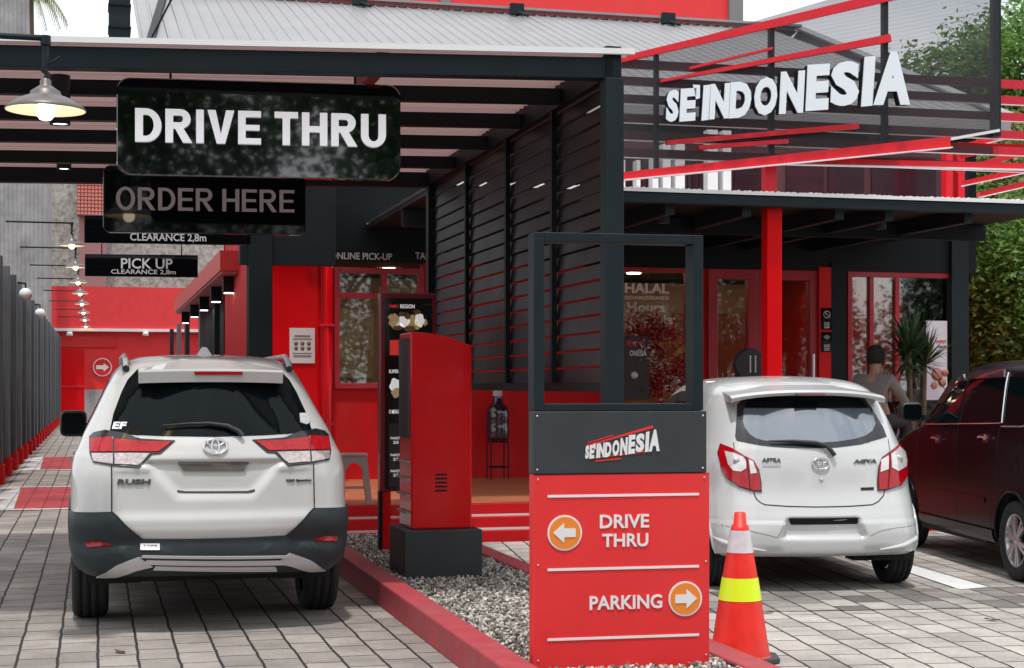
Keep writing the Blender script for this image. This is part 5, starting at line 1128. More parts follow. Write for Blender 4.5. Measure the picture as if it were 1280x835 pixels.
    def patch(s, name, poly, m, f='rear', off=.004, parent=None, step=.035, label=None, smooth=True):
        bm = bmesh.new(); vs = [bm.verts.new((a, b, 0)) for a, b in poly]; bm.faces.new(vs)
        bmesh.ops.triangulate(bm, faces=bm.faces[:])
        A = [p[0] for p in poly]; B = [p[1] for p in poly]
        for lo, hi, nrm in ((min(A), max(A), (1, 0, 0)), (min(B), max(B), (0, 1, 0))):
            n = max(1, int((hi-lo)/step))
            for i in range(1, n+1):
                c = lo+(hi-lo)*i/(n+1)
                bmesh.ops.bisect_plane(bm, geom=bm.verts[:]+bm.edges[:]+bm.faces[:], plane_co=(c, 0, 0) if nrm[0] else (0, c, 0), plane_no=nrm)
        bm.verts.index_update(); base = [(v.co.x, v.co.y) for v in bm.verts]; fs = [[v.index for v in g.verts] for g in bm.faces]
        bd = [(e.verts[0].index, e.verts[1].index) for e in bm.edges if e.is_boundary]; bm.free()
        SP = [s.S(a, b, f) for a, b in base]
        vs = [p+n*off for p, n in SP]; mb = MB(); mb.add(vs, fs, smooth)
        lo = [p-n*.004 for p, n in SP]
        for i, j in bd: mb.add([vs[i], vs[j], lo[j], lo[i]], [(0, 1, 2, 3)])
        o = mb.build(name, m, parent or s.root)
        # keep the skin's normals facing out
        me = o.data; bm = bmesh.new(); bm.from_mesh(me)
        for g in bm.faces:
            c = g.calc_center_median(); ref = Vector((c.x, c.y-1.6, 0)) if f == 'rear' else Vector(((-1 if f == 'left' else 1), 0, 0))
            if g.smooth and g.normal.dot(ref) < 0: g.normal_flip()
        bm.to_mesh(me); bm.free()
        if label: o['label'] = label
        return o
    def ribbon(s, name, pts, w, m, f='rear', off=.0015, parent=None, closed=False):
        Q = []
        if closed: pts = list(pts)+[pts[0]]
        for (a, b), (c, d) in zip(pts[:-1], pts[1:]):
            n = max(1, int(math.hypot(c-a, d-b)/.03)); Q += [(a+(c-a)*k/n, b+(d-b)*k/n) for k in range(n)]
        Q.append(pts[-1]); V = []
        for i, q in enumerate(Q):
            p0 = Q[max(i-1, 0)]; p1 = Q[min(i+1, len(Q)-1)]; dx, dz = p1[0]-p0[0], p1[1]-p0[1]; l = math.hypot(dx, dz) or 1
            for sg in (-1, 1):
                P, n = s.S(q[0]-dz/l*w/2*sg, q[1]+dx/l*w/2*sg, f); V.append(P+n*off)
        mb = MB(); mb.add(V, [(2*i, 2*i+1, 2*i+3, 2*i+2) for i in range(len(Q)-1)], True)
        return mb.build(name, m, parent or s.root)
    def bar(s, name, pts, r, m, f='rear', off=.006, parent=None, n=8):
        Q = []
        for (a, b), (c, d) in zip(pts[:-1], pts[1:]):
            k = max(1, int(math.hypot(c-a, d-b)/.03)); Q += [(a+(c-a)*i/k, b+(d-b)*i/k) for i in range(k)]
        Q.append(pts[-1]); W_ = [s.S(a, b, f) for a, b in Q]; mb = MB()
        rr = r if not isinstance(r, (list, tuple)) else list(np.interp(np.linspace(0, 1, len(Q)), np.linspace(0, 1, len(r)), r))
        mb.tube([p+q*off for p, q in W_], rr, n); return mb.build(name, m, parent or s.root)
    def txt(s, name, t, x0, x1, z0, z1, m, f='rear', bold=.02, shear=0, off=.003):
        vs, fs = textmesh(t, bold); mn = vs.min(0); mxx = vs.max(0); e = mxx-mn; out = []
        for v in vs:
            a = (v[0]-mn[0])/e[0]; b = (v[1]-mn[1])/e[1]; c = (v[2]-mn[2])/e[2]
            P, n = s.S(x0+(x1-x0)*a+shear*(b-.5)*(z1-z0), z0+(z1-z0)*b, f); out.append(P+n*(off*c+.002))
        mb = MB(); mb.add(out, fs); return mb.build(name, m, s.root)
    def emblem(s, x, z, a, b):
        P, n = s.S(x, z, 'rear'); o = P+n*.012; rx = Vector((1, 0, 0)); up = n.cross(rx).normalized()
        if up.z < 0: up = -up
        mb = MB()
        def ell(cx, cz, ra, rb, r):
            mb.tube([o+rx*(cx+ra*math.cos(2*math.pi*k/40))+up*(cz+rb*math.sin(2*math.pi*k/40)) for k in range(41)], r, 8, False)
        ell(0, 0, a, b, a*.10); ell(0, 0, a*.32, b*.92, a*.075); ell(0, b*.48, a*.68, b*.40, a*.075)
        return mb.build('emblem', CHR, s.root)
    def wheel(s, x, y, r, wd, sg, spokes=6, steer=0):
        w = bpy.data.objects.new('wheel', None); COL.objects.link(w); w.parent = s.root; w.location = (x, y, r); w.rotation_euler = (0, 0, steer); w.empty_display_size = .1
        pr = []
        tw = wd/2
        for xx, rr in ((-tw*.80, r*.66), (-tw, r*.76), (-tw, r*.88), (-tw*.86, r*.97)): pr.append((rr, xx))
        for c in (-.45*tw, 0, .45*tw): pr += [(r, c-.010), (r-.010, c-.006), (r-.010, c+.006), (r, c+.010)]
        for xx, rr in ((tw*.86, r*.97), (tw, r*.88), (tw, r*.76), (tw*.80, r*.66)): pr.append((rr, xx))
        mb = MB(); mb.lathe([(a, b) for a, b in pr], 72, axis='X', smooth=True); mb.build('tyre', RUB, w)
        mb = MB(); f = tw*.80*sg; q = r*.66
        mb.lathe([(q, f), (q*1.02, f*1.02), (q*.97, f*1.04), (q*.93, f*.9), (q*.92, -f*.8)], 56, axis='X')
        mb.lathe([(.001, f*.97), (q*.2, f*.97), (q*.24, f*.85), (q*.24, f*.6)], 24, axis='X')
        for k in range(spokes):
            a = 2*math.pi*k/spokes+.3
            for da in (-.16, .16):
                A = Vector((f*.85, q*.12*math.cos(a+da), q*.12*math.sin(a+da))); B = Vector((f*.93, q*.95*math.cos(a+da*.85), q*.95*math.sin(a+da*.85)))
                mb.beam(A, B, q*.15, .02, up=(1, 0, 0))
            for t_ in (.35,):
                A = Vector((f*.86, q*.1*math.cos(a), q*.1*math.sin(a))); B = Vector((f*.88, q*.6*math.cos(a), q*.6*math.sin(a))); mb.beam(A, B, q*.2, .014, up=(1, 0, 0))
        mb.build('rim', ALU, w)
        mb = MB(); mb.lathe([(.001, f*.2), (q*.8, f*.2), (q*.8, -f*.2)], 32, axis='X'); mb.lathe([(.001, -f*.9), (q*.9, -f*.9)], 32, axis='X'); mb.build('brake_disc', UNDER, w)
        return w
    def mirror(s, x0, x1, y, z0, z1, m, sg):
        b = MB(); b.box(x0, x1, y-.06, y+.10, z0, z1, bev=.045); o = b.build('side_mirror', m, s.root)
        for p in o.data.polygons: p.use_smooth = True
        g = MB(); g.prism(rrect(x0+.015, x1-.015, z0+.02, z1-.02, .03), y-.064, y-.055); g.build('mirror_glass', GLASS, o)  # dark tint stands in for the dark surroundings a mirror reflects
        a = MB(); xi = x0 if sg > 0 else x1; a.beam((xi-.02*sg, y+.02, z0+.03), (xi-.16*sg, y+.06, z0+.01), .05, .05); a.build('mirror_arm', m, o); return o
    def under(s, z=.24, x=.55, y0=.35, y1=3.4):
        b = MB(); b.box(-x, x, y0, y1, z, z+.25); b.box(-.80, .80, y0+1.0, y1-1.0, z-.02, z+.45); b.build('underbody', UNDER, s.root)
def wheel_well(car, yc, zc, Rr, sg, m=None):
    mb = MB(); V = []; n = 20
    for i in range(n+1):
        a = math.pi*1.16*i/n-math.pi*.08; y = yc+(Rr+.012)*math.cos(a); z = zc+(Rr+.012)*math.sin(a)
        V += [(sg*.42, y, z), (car.side(y, max(z, .27), sg).x-sg*.004, y, z)]
    mb.add(V, [(2*i, 2*i+1, 2*i+3, 2*i+2) for i in range(n)], True)
    c = len(V); mb.add([(sg*.43, yc+(Rr+.02)*math.cos(a), zc+(Rr+.02)*math.sin(a)) for a in np.linspace(-.2, math.pi+.2, 20)], [tuple(range(20))])
    mb.build('wheel_well', UNDER, car.root)
    lip = MB(); lip.tube([car.side(yc+Rr*math.cos(a), max(.27, zc+Rr*math.sin(a)), sg)+Vector((sg*.002, 0, 0)) for a in np.linspace(-.05, math.pi+.05, 26)], .014, 8)
    lip.build('wheel_arch_lip', m, car.root)
def smooth01(x): x = min(1, max(0, x)); return x*x*(3-2*x)

# ---------------------------------------------------------------- white SUV in the lane
D0 = 9.55; c = atD(269.5, 500, D0)
suv = thing('parked_suv', 'white SUV with dark grey lower bumper waiting in the drive-through lane under the canopy', 'car', (c.x, c.y, 0), 0)
def dent_suv(x, z):
    ax = abs(x); half = .26+max(0, min(1, (z-.83)/.22))*.20
    a = smooth01((half-ax)/.07); b = smooth01((z-.80)/.05)*smooth01((1.035-z)/.02)
    d = .035*a*b
    d -= .018*math.exp(-((z-.985)/.02)**2)*smooth01((.62-ax)/.1)*(1-a)   # shoulder crease
    d += .022*smooth01((.60-z)/.03)*smooth01((z-.50)/.03)
    return d
#         z    yr    yf    w    rc   bow   rf
T_suv = [(.345, .10, 4.25, .74, .22, .05, .3), (.39, .03, 4.35, .80, .26, .06, .3), (.50, .00, 4.43, .835, .30, .07, .35), (.66, .00, 4.43, .845, .30, .07, .35), (.74, .025, 4.42, .842, .30, .07, .35),
         (.92, .04, 4.35, .84, .30, .08, .4), (1.04, .06, 4.15, .825, .32, .09, .5), (1.10, .085, 3.45, .80, .32, .10, .4), (1.18, .13, 3.2, .768, .32, .10, .3), (1.34, .23, 2.9, .69, .32, .10, .3),
         (1.50, .34, 2.6, .615, .32, .10, .25), (1.58, .42, 2.45, .57, .32, .09, .25), (1.635, .55, 2.3, .50, .3, .07, .25), (1.67, .8, 2.1, .40, .3, .05, .25), (1.685, 1.1, 1.8, .2, .15, .02, .15)]
S1 = Car(suv, T_suv, dent_suv)
A1 = [(.93, .36, .41), (3.6, .36, .41)]
S1.body([CARW], arches=A1)
for sg in (-1, 1):
    for a in A1: wheel_well(S1, *a, sg, CLAD)
def mirrorpoly(P): return [(-a, b) for a, b in P][::-1]
def px1(L_): return [S1.px(*p) for p in L_]
half = px1([(269, 546), (200, 545), (165, 543.5), (137, 541), (142, 518), (152, 491), (160, 475), (172, 462), (269, 459)])
half[0] = (0, half[0][1]); half[-1] = (0, half[-1][1])
S1.patch('rear_window', half+mirrorpoly(half)[1:-1], GLASS)
bz = px1([(112.5, 546), (118, 541), (132, 538), (156, 542), (176, 549), (219, 551), (201, 567.5), (190, 568.5), (174, 585.5), (143, 583), (117, 578.5), (112.5, 566)])
r1 = px1([(114.5, 549), (141.5, 547), (141.5, 565.5), (114.5, 566)]); r2 = px1([(143.5, 549), (176, 552.5), (215, 553.3), (198.5, 565.5), (143.5, 565.5)])
c1 = px1([(115.5, 567.8), (141.5, 567.8), (141.5, 580.5), (118, 577)]); c2 = px1([(143.5, 567.8), (188, 567.8), (173, 583), (143.5, 580.7)])
for fn in (lambda P: P, mirrorpoly):
    tl = S1.patch('tail_lamp', fn(bz), GLASSB, off=.008)
    for P, m_, nm in ((r1, LRED2, 'red_lens'), (r2, LRED2, 'red_lens'), (c1, LCLR, 'clear_lens'), (c2, LCLR, 'clear_lens')): S1.patch(nm, fn(P), m_, off=.014, parent=tl)
# grey lower bumper, garnish, skid trim
hb = px1([(95, 640), (139, 640), (146, 646), (172, 669), (178, 673), (269, 673.5)]); hb = [(-.84, hb[0][1])]+hb; hb[-1] = (0, hb[-1][1])
low = hb+[(0, .348), (-.84, .348)]
S1.patch('lower_bumper', low+mirrorpoly(low)[1:-1] if False else low, CLAD, off=.012)
S1.patch('lower_bumper', mirrorpoly(low), CLAD, off=.012)
for f in ('left', 'right'): S1.patch('side_cladding', [(.40, .36), (.55, .36), (.50, .45), (.55, .62), (.40, .73)], CLAD, f, off=.012)
for f in ('left', 'right'):
    S1.patch('side_cladding', [(1.35, .355), (3.2, .355), (3.18, .48), (1.38, .48)], CLAD, f, off=.010)
    S1.patch('rear_side_window', [(.62, 1.16), (1.35, 1.14), (1.35, 1.50), (.95, 1.51)], GLASS, f)
    S1.patch('rear_door_window', [(1.42, 1.14), (2.25, 1.12), (2.25, 1.49), (1.42, 1.51)], GLASS, f)
    S1.patch('front_door_window', [(2.32, 1.12), (3.05, 1.12), (2.55, 1.45), (2.32, 1.49)], GLASS, f)
    for p_ in ([(1.38, .5), (1.38, 1.52)], [(2.29, .5), (2.29, 1.5)], [(3.15, .5), (3.2, 1.05)]): S1.ribbon('door_gap', p_, .007, SEAM, f)
    S1.bar('door_handle', [(1.55, .98), (1.72, .98)], .012, CHR, f, off=.02)
    S1.bar('door_handle', [(2.42, .98), (2.60, .98)], .012, CHR, f, off=.02)
g = px1([(223, 577), (311, 577), (305, 588.5), (229, 588.5)]); S1.patch('plate_garnish', g, mat('bronze_garnish', (.10, .085, .07), .3, coat=.5), off=.014)
S1.ribbon('plate_ledge', px1([(221, 614), (232, 615.5), (309, 615.5), (319, 613)]), .011, SEAM, off=.006)
for fn in (lambda P: P, mirrorpoly):
    sk = S1.patch('skid_trim', fn(px1([(122, 718.5), (146, 706), (174, 695.5), (181, 700), (192, 707), (168, 712), (146, 718)])), SILV, off=.022)
for (x0, x1, y0, y1) in ((176, 363, 693.5, 696.3), (181, 358, 699, 704), (192, 346, 706, 710)): S1.patch('skid_bar', px1([(x0, y1), (x0+3, y0), (x1-3, y0), (x1, y1)]), SILV, off=.026)
for fn in (lambda P: P, mirrorpoly): S1.patch('bumper_reflector', fn(px1([(109, 677), (125, 676), (141, 680), (128, 685), (112, 686)])), LRED, off=.020)
seam = px1([(140, 583), (140, 640), (147, 647), (172, 669), (180, 672.5), (269, 673)]); seam[-1] = (0, seam[-1][1])
for fn in (lambda P: P, mirrorpoly): S1.ribbon('tailgate_gap', fn(seam), .008, SEAM, off=.0155)
S1.patch('window_sticker', px1([(374, 517), (384, 516.5), (387.5, 521), (387.5, 528), (383, 531), (375, 528.5)]), mat('faded_sticker', (.50, .50, .50), .6, var=.3, vscale=60), off=.007)
S1.patch('bumper_sticker', px1([(176, 679), (200, 679), (200, 688), (176, 688)]), WHTV, off=.018)
a = S1.px(142, 537); b = S1.px(158, 528.5); S1.txt('window_lettering', 'EF', a[0], b[0], a[1], b[1], WHTV, bold=.03, shear=.3, off=.008)
a = S1.px(180, 685.5); b = S1.px(197, 681.5); S1.txt('sticker_lettering', 'V Mutual', a[0], b[0], a[1], b[1], SEAM, off=.019, bold=.01)
a = S1.px(147, 605.5); b = S1.px(188, 599); S1.txt('badge_lettering', 'RUSH', a[0], b[0], a[1], b[1], mat('dark_chrome', (.10, .10, .10), .3, metal=.5), bold=.03, shear=.25, off=.010)
a = S1.px(357, 603); b = S1.px(389, 598.5); S1.txt('badge_lettering', 'TRD Sportivo', a[0], b[0], a[1], b[1], SEAM, bold=.02, shear=.2, off=.008)
S1.emblem(0.005, S1.px(271, 559)[1], .069, .050)
S1.bar('rear_wiper', px1([(302, 547), (297, 541.5), (283, 535), (262, 532), (235, 532.5), (205, 535)]), [.016, .015, .011, .008, .006, .004], PLA, off=.028)
# spoiler
zs0 = S1.px(200, 477.5, fixed=.30)[1]; zs1 = S1.px(200, 462, fixed=.30)[1]; hx = abs(S1.px(173.5, 470, fixed=.30)[0])
mb = MB(); n = 24; V = []
for k in range(n+1):
    x = -hx+2*hx*k/n; q = (x/hx)**2; y = .29+.05*q; dz = -.008*q
    V += [(x, y+.01, zs0+dz), (x, y-.005, zs1-.008+dz), (x, y+.03, zs1+.006+dz), (x, .60+.03*q, 1.642-.045*q), (x, .62, 1.60-.05*q), (x, y+.12, zs0+.01+dz)]
F = []
for k in range(n):
    for j in range(6): F.append((6*k+j, 6*k+(j+1) % 6, 6*k+6+(j+1) % 6, 6*k+6+j))
F += [tuple(range(6)), tuple(range(6*n, 6*n+6))]
mb.add(V, F); sp = mb.build('roof_spoiler', CARW, suv)
b = MB(); x0 = S1.px(243, 466, fixed=.29)[0]; x1 = S1.px(303, 466, fixed=.29)[0]; b.box(x0, x1, .278, .31, zs1-.032, zs1-.012); b.build('high_brake_lamp', LRED, sp)
for sg in (-1, 1):
    mb = MB(); P = [(sg*.51, .60, 1.595), (sg*.51, .70, 1.64), (sg*.515, .90, 1.672), (sg*.515, 2.2, 1.672), (sg*.51, 2.4, 1.63)]; mb.tube(P, .017, 10); rl = mb.build('roof_rail', SILV, suv)
    mb = MB(); mb.tube([(sg*.51, .60, 1.585), (sg*.515, .72, 1.625), (sg*.515, .86, 1.645)], .022, 8); mb.build('rail_foot', PLA, rl)
mb = MB(); mb.add([(-.055, 1.0, 1.672), (.055, 1.0, 1.672), (.05, 1.25, 1.672), (-.05, 1.25, 1.672), (-.016, 1.02, 1.735), (.016, 1.02, 1.735), (.012, 1.12, 1.72), (-.012, 1.12, 1.72)], [(0, 1, 5, 4), (1, 2, 6, 5), (2, 3, 7, 6), (3, 0, 4, 7), (4, 5, 6, 7)]); mb.build('shark_fin_antenna', CARW, suv, bevel=.006)
S1.mirror(-.96, -.76, 3.05, 1.09, 1.29, PLA, -1); S1.mirror(.78, .97, 3.05, 1.06, 1.26, PLA, 1)
for sg in (-1, 1):
    for y in (.93, 3.6): S1.wheel(sg*.725, y, .335, .225, sg)
S1.under(.27, .55, .45, 4.0)
b = MB(); b.tube([(-.33, .22, .33), (-.33, .6, .33)], .03, 12); b.tube([(-.6, .93, .33), (.6, .93, .33)], .045, 10); b.build('exhaust_and_axle', UNDER, suv)

# ---------------------------------------------------------------- white hatchback
def heading(uv): return R(14.57)+math.atan((uv-640)/F0)     # clockwise from +Y
hd = heading(400); D0 = 11.42; c = atD(1031, 500, D0)
hat = thing('parked_hatchback', 'small glossy white hatchback parked behind the traffic cone', 'car', (c.x, c.y, 0), -hd)
def dent_hat(x, z):
    ax = abs(x); half = .33-max(0, min(1, (z-.40)/.12))*.05
    a = smooth01((half-ax)/.045); b = smooth01((z-.385)/.02)*smooth01((.535-z)/.02); d = .045*a*b
    d += .010*smooth01((.52-z)/.012)*smooth01((z-.30)/.02)*0
    d -= .014*smooth01((.505-z)/.008)*smooth01((z-.30)/.03)*(1-a)
    return d
T_hat = [(.255, .06, 3.4, .75, .24, .06, .3), (.29, .00, 3.5, .785, .28, .07, .3), (.40, -.01, 3.58, .80, .30, .07, .35), (.50, .00, 3.6, .80, .31, .08, .35), (.60, .04, 3.6, .80, .32, .08, .35), (.72, .085, 3.55, .80, .33, .09, .4),
         (.90, .12, 3.3, .80, .34, .10, .5), (.99, .145, 2.95, .785, .34, .11, .4), (1.06, .18, 3.0, .765, .34, .11, .3), (1.22, .27, 2.85, .72, .33, .11, .3), (1.36, .36, 2.65, .67, .32, .11, .25),
         (1.43, .43, 2.5, .635, .31, .10, .25), (1.495, .58, 2.3, .56, .3, .08, .25), (1.54, .88, 2.0, .40, .25, .05, .2), (1.555, 1.15, 1.5, .15, .1, .02, .1)]
S2 = Car(hat, T_hat, dent_hat)
A2 = [(.55, .29, .335), (3.0, .29, .335)]
S2.body([CARW2], arches=A2)
for sg in (-1, 1):
    for a in A2: wheel_well(S2, *a, sg, CARW2)
0 and print('emblem x', S2.px(1025, 580), 'lamps', S2.px(897, 580), S2.px(1133, 580))
def px2(L_): return [S2.px(*p) for p in L_]
S2.patch('rear_window', px2([(919, 546), (921, 551), (952, 557), (981, 559.5), (1011, 560.5), (1045, 559.5), (1077, 555.5), (1108, 546), (1104, 535), (1088, 508), (1078, 496), (1050, 491), (1011, 490), (960, 491), (932, 495), (921.5, 506)]), GLASSB)
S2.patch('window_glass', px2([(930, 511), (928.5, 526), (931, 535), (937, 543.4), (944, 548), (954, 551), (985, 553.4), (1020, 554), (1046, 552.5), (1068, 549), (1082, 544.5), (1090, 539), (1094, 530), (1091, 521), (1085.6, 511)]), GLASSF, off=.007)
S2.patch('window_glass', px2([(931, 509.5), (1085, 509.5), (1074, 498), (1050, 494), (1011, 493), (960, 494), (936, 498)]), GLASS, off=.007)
LL = [(900.8, 554.8), (916, 561), (931.4, 570.8), (942.3, 576), (949, 587), (952, 602.5), (952.6, 615), (941, 614.5), (923.8, 609), (908.4, 598), (901.9, 585), (897.5, 566)]
RL = [(1122.4, 554.8), (1131, 563), (1133, 578.4), (1132.5, 596), (1125, 607), (1109.7, 612.8), (1096.6, 613.9), (1096, 602.5), (1097.7, 582.8), (1102, 571.9), (1110.8, 565)]
def shrink(P, k):
    cx = sum(p[0] for p in P)/len(P); cy = sum(p[1] for p in P)/len(P); return [(cx+(x-cx)*k, cy+(y-cy)*k) for x, y in P]
for Lp, clears, rdt in ((LL, [[(907, 565), (917, 567), (928, 572), (932, 577), (932.3, 586), (926, 590), (917, 589), (910.6, 580.6)], [(935, 575), (942, 578.5), (946.8, 591.6), (937.3, 592.7)]], [(932.8, 572), (937, 613)]),
                   (RL, [[(1112, 568.5), (1121.7, 559.8), (1129, 566), (1130, 582.8), (1120.6, 589.4), (1113, 585)], [(1100.6, 575.5), (1108.8, 570.7), (1109, 587), (1099.3, 590.5)]], [(1110.5, 567), (1109, 612)])):
    t_ = S2.patch('tail_lamp', px2(Lp), GLASSB, off=.010)
    S2.patch('red_lens', px2(shrink(Lp, .95)), LRED2, off=.018, parent=t_)
    for cc in clears: S2.patch('clear_lens', px2(cc), LCLR2, off=.023, parent=t_)
    S2.ribbon('lens_gap', px2(rdt), .006, SEAM, off=.0245, parent=t_)
    cc = clears[0]; cx = sum(p[0] for p in cc)/len(cc); cy = sum(p[1] for p in cc)/len(cc)
    P, n_ = S2.S(*S2.px(cx, cy), 'rear'); q = MB(); q.lathe([(.001, -.004), (.022, -.002), (.030, .004)], 24, axis='Y', c=tuple(P+n_*.024)); q.build('lamp_bulb', ALU, t_)
gate = px2([(953, 617), (945.6, 624), (956.6, 631), (985, 633), (1020, 633.8), (1060, 633), (1094, 630), (1104, 620), (1106, 613)])
gate = px2([(942, 615.6), (945.6, 624), (951, 628.5), (956.6, 631), (985, 633), (1020, 633.8), (1060, 633), (1090, 631), (1098, 627), (1104, 620), (1106, 613)])
S2.ribbon('tailgate_gap', gate, .008, SEAM)
S2.ribbon('tailgate_gap', px2([(917, 553), (918, 561)]), .006, SEAM); S2.ribbon('tailgate_gap', px2([(1110, 549), (1112, 563)]), .006, SEAM)
S2.ribbon('bumper_crease', px2([(895, 655), (935, 663), (972, 672), (984, 647)]), .006, mat('crease_shadow_line', (.25, .25, .25), .6), off=.001)
S2.ribbon('bumper_crease', px2([(1088, 670), (1100, 664), (1120, 660), (1145, 655)]), .006, MATS['crease_shadow_line'], off=.001)
S2.patch('plate_lamp_slot', px2([(986, 648), (1075, 647.5), (1072, 655), (989, 656)]), UNDER, off=.003)
S2.emblem(S2.px(1025.5, 580)[0], S2.px(1025.5, 580)[1], .062, .042)
P, n_ = S2.S(*S2.px(1026.6, 600), 'rear'); q = MB(); q.lathe([(.001, -.004), (.012, -.003), (.014, .002)], 20, axis='Y', c=tuple(P+n_*.004)); q.build('keyhole', CHR, hat)
for t_, x0, y0, x1, y1, m_ in (('ASTRA', 953, 577.5, 976, 573, MATS['dark_chrome']), ('AGYA', 1067, 579.5, 1095, 574, MATS['dark_chrome'])):
    a = S2.px(x0, y0); b = S2.px(x1, y1); S2.txt('badge_lettering', t_, a[0], b[0], a[1], b[1], m_, bold=.03, shear=.2, off=.008)
S2.patch('badge_bar', px2([(953, 583.5), (953, 580), (976, 580), (976, 583.5)]), SILV, off=.004)
S2.patch('badge_bar', px2([(1076, 613), (1076, 609.5), (1092, 609), (1092, 612.5)]), SEAM, off=.004)
S2.bar('rear_wiper', px2([(1041.5, 571), (1037, 565), (1031, 559.5), (1018, 555.5), (990, 553.5), (961, 553.5)]), [.017, .015, .014, .012, .008, .004], PLA, off=.03)
# spoiler
y0s = .30; zt = S2.px(1000, 487, fixed=y0s)[1]; xl = S2.px(905, 500, fixed=y0s)[0]; xr = S2.px(1099, 500, fixed=y0s)[0]; hx = (xr-xl)/2
mb = MB(); V = []; n = 30
for k in range(n+1):
    q = -1+2*k/n; x = hx*q; e = q*q; y = y0s-.03+.10*e; z = zt-.012-.045*abs(q)**2.6
    V += [(x, y+.02, z-.030-.012*abs(q)**8), (x, y, z-.008), (x, y+.05, z+.010), (x*.985, y+.40, 1.505-.06*e), (x*.96, y+.42, 1.46-.08*e), (x, y+.14, z-.035)]
F = []
for k in range(n):
    for j in range(6): F.append((6*k+j, 6*k+(j+1) % 6, 6*k+6+(j+1) % 6, 6*k+6+j))
F += [tuple(range(6)), tuple(range(6*n, 6*n+6))]
mb.add(V, F); sp2 = mb.build('roof_spoiler', CARW2, hat, bevel=.004)
x0 = S2.px(994, 494, fixed=y0s)[0]; x1 = S2.px(1029, 494, fixed=y0s)[0]; b = MB(); b.box(x0, x1, y0s-.045, y0s+.05, zt-.046, zt-.026, bev=.004); b.build('high_brake_lamp', mat('smoked_lamp_lens', (.20, .10, .10), .2, coat=.6), sp2)
for sg in (-1, 1):   # bumper corner wings
    mb = MB(); mb.tube([S2.rear(sg*.42, .30)+Vector((0, -.012, 0)), S2.rear(sg*.60, .325)+Vector((0, -.022, 0)), S2.rear(sg*.72, .36)+Vector((0, -.015, 0)), S2.side(.25, .40, sg)], [.006, .02, .02, .006], 8); mb.build('bumper_wing', CARW2, hat)
for f in ('left', 'right'):
    S2.patch('rear_side_window', [(.75, 1.10), (.95, 1.08), (.98, 1.36), (.93, 1.37)], GLASS, f)
    S2.patch('rear_door_window', [(1.0, 1.05), (1.62, 1.02), (1.62, 1.40), (1.04, 1.40)], GLASS, f)
    S2.patch('front_door_window', [(1.68, 1.02), (2.75, 1.0), (2.35, 1.36), (1.68, 1.40)], GLASS, f)
    S2.patch('rain_visor', [(1.0, 1.34), (1.66, 1.35), (1.66, 1.42), (1.02, 1.42)], PLA, f, off=.03)
    S2.patch('rain_visor', [(1.68, 1.35), (2.2, 1.31), (2.05, 1.38), (1.68, 1.42)], PLA, f, off=.03)
    for p_ in ([(.98, .5), (.95, 1.0), (1.0, 1.42)], [(1.65, .4), (1.65, 1.42)], [(2.65, .4), (2.65, .98)]): S2.ribbon('door_gap', p_, .007, SEAM, f)
S2.mirror(-.98, -.80, 2.5, .95, 1.08, CARW2, -1); S2.mirror(.80, .98, 2.5, .95, 1.08, CARW2, 1)
for sg in (-1, 1):
    S2.wheel(sg*.695, .55, .275, .175, sg); S2.wheel(sg*.695, 3.0, .275, .175, sg)
S2.under(.25, .45, .35, 3.3)
b = MB(); b.tube([(-.62, .55, .29), (.62, .55, .29)], .035, 10); b.box(.30, .52, .25, .45, .20, .28); b.build('axle_and_exhaust', UNDER, hat)

# ---------------------------------------------------------------- dark MPV
hd = heading(485); G = atD(1266, 500, 12.13); rt = Vector((math.cos(hd), -math.sin(hd), 0)); fw = Vector((math.sin(hd), math.cos(hd), 0))
o = G+rt*.83-fw*.74
mpv = thing('parked_minivan', 'dark plum people carrier with chrome window line at the right edge', 'car', (o.x, o.y, 0), -hd)
T_mpv = [(.24, .14, 3.95, .77, .2, .05, .3), (.30, .05, 4.05, .81, .22, .06, .3), (.50, .00, 4.14, .83, .25, .06, .35), (.75, .02, 4.14, .838, .25, .06, .4), (.95, .04, 4.05, .836, .25, .06, .45), (1.06, .06, 3.75, .83, .25, .06, .5),
         (1.13, .08, 3.30, .82, .25, .06, .35), (1.20, .10, 3.10, .805, .24, .06, .3), (1.36, .15, 2.85, .765, .24, .06, .3), (1.52, .22, 2.6, .72, .24, .06, .3), (1.60, .28, 2.45, .685, .24, .06, .3), (1.65, .40, 2.25, .61, .24, .05, .25), (1.685, .7, 2.0, .45, .2, .04, .2), (1.70, 1.1, 1.6, .2, .1, .02, .1)]
S3 = Car(mpv, T_mpv, taper=.05); A3 = [(.74, .31, .37), (3.395, .31, .37)]
S3.body([CARB], arches=A3)
for sg in (-1, 1):
    for a in A3: wheel_well(S3, *a, sg, CARB)
def px3(L_): return [S3.px(*p, f='left') for p in L_]
zb = S3.px(1205, 529, f='left')[1]
def yb(u): return S3.px(u, 529, f='left')[0]
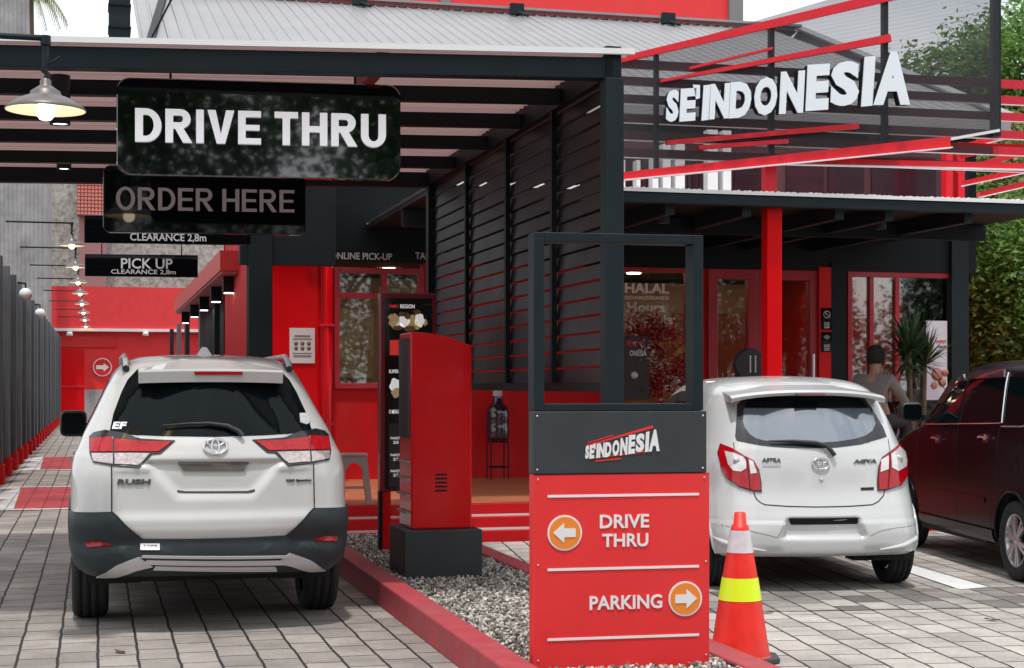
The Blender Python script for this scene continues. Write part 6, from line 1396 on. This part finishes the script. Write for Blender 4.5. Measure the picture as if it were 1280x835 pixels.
for f in ('left', 'right'):
    P1 = px3([(1201, 527.5), (1252, 526.5), (1258, 471), (1213, 474)]); S3.patch('rear_door_window', P1, GLASS, f, off=.003)
    P2 = px3([(1154, 529.5), (1198, 528), (1209, 474.5), (1196, 480), (1174, 503)]); S3.patch('front_door_window', P2, GLASS, f, off=.003)
    ye = P1[1][0]; S3.patch('rear_side_window', [(ye-.05, zb+.01), (.42, zb+.04), (.50, 1.53), (P1[2][0]-.06, 1.55)], GLASS, f, off=.003)
    S3.bar('window_chrome', [(P2[0][0]+.02, P2[0][1]-.012), (P1[0][0], P1[0][1]-.012), (ye-.01, P1[1][1]-.012)], .009, CHR, f)
    S3.bar('window_chrome', [(P1[1][0]-.03, P1[1][1]-.015), (P1[2][0]-.035, P1[2][1]+.03)], .009, CHR, f)
    S3.bar('window_chrome', [(ye-.03, zb-.004), (.60, zb+.004), (.44, zb+.035), (.42, zb+.10)], .007, CHR, f)
    S3.patch('rain_visor', px3([(1212, 475), (1258, 472), (1258, 463), (1222, 465), (1212, 470)]), mat('brown_acrylic', (.07, .04, .05), .12, coat=1), f, off=.022)
    S3.patch('rain_visor', px3([(1172, 505), (1196, 481), (1209, 476), (1207, 470), (1192, 474)]), MATS['brown_acrylic'], f, off=.022)
    for (u, v) in ((1172, 548), (1232, 547)):
        y_, z_ = S3.px(u, v, f='left'); S3.bar('door_handle', [(y_+.10, z_), (y_+.05, z_+.008), (y_-.05, z_+.008), (y_-.10, z_)], [.010, .015, .015, .010], CHR, f, off=.024); S3.patch('handle_cup', [(y_-.05, z_-.04), (y_+.05, z_-.04), (y_+.05, z_+.03), (y_-.05, z_+.03)], CHR, f, off=.004)
    S3.ribbon('door_gap', [(P1[1][0]-.0, zb-.02), (P1[1][0]-.0, .85), (P1[1][0]+.02, .70), (P1[1][0]+.16, .60), (P1[1][0]+.18, .34)], .008, SEAM, f)
    S3.ribbon('door_gap', [((P1[0][0]+P2[1][0])/2, 1.56), ((P1[0][0]+P2[1][0])/2, .36)], .008, SEAM, f)
    S3.ribbon('door_gap', [(3.0, .36), (3.0, 1.10)], .008, SEAM, f)
    M_ = px3([(1150, 607), (1231, 622), (1231, 628), (1150, 612)]); S3.patch('door_moulding', M_, CARB, f, off=.007)
    S3.patch('sill_trim', [(1.15, .26), (2.95, .26), (2.95, .35), (1.15, .35)], CARB, f, off=.02)
    S3.patch('fuel_flap' if f == 'left' else 'body_flap', [(.62, .80), (.78, .80), (.78, .96), (.62, .96)], CARB, f, off=.0025)
y_, z_ = S3.px(1136, 515, f='left', fixed=-.95)
S3.mirror(-1.03, -.84, y_, z_-.08, z_+.09, PLA, -1); S3.mirror(.84, 1.03, y_, z_-.08, z_+.09, PLA, 1)
S3.patch('rear_window', [(-.6, 1.14), (.6, 1.14), (.52, 1.52), (-.52, 1.52)], GLASS)
for sg in (-1, 1): S3.patch('tail_lamp', [(sg*.66, .95), (sg*.80, .95), (sg*.72, 1.3), (sg*.66, 1.3)], LRED, off=.01)
S3.patch('plate_garnish', [(-.35, .93), (.35, .93), (.35, .98), (-.35, .98)], CHR, off=.012)
zf = 1.15
for sg in (-1, 1):
    for y in (.74, 3.395): S3.wheel(sg*.735, y, .305, .19, sg, spokes=6)
S3.under(.24, .5, .35, 3.9)
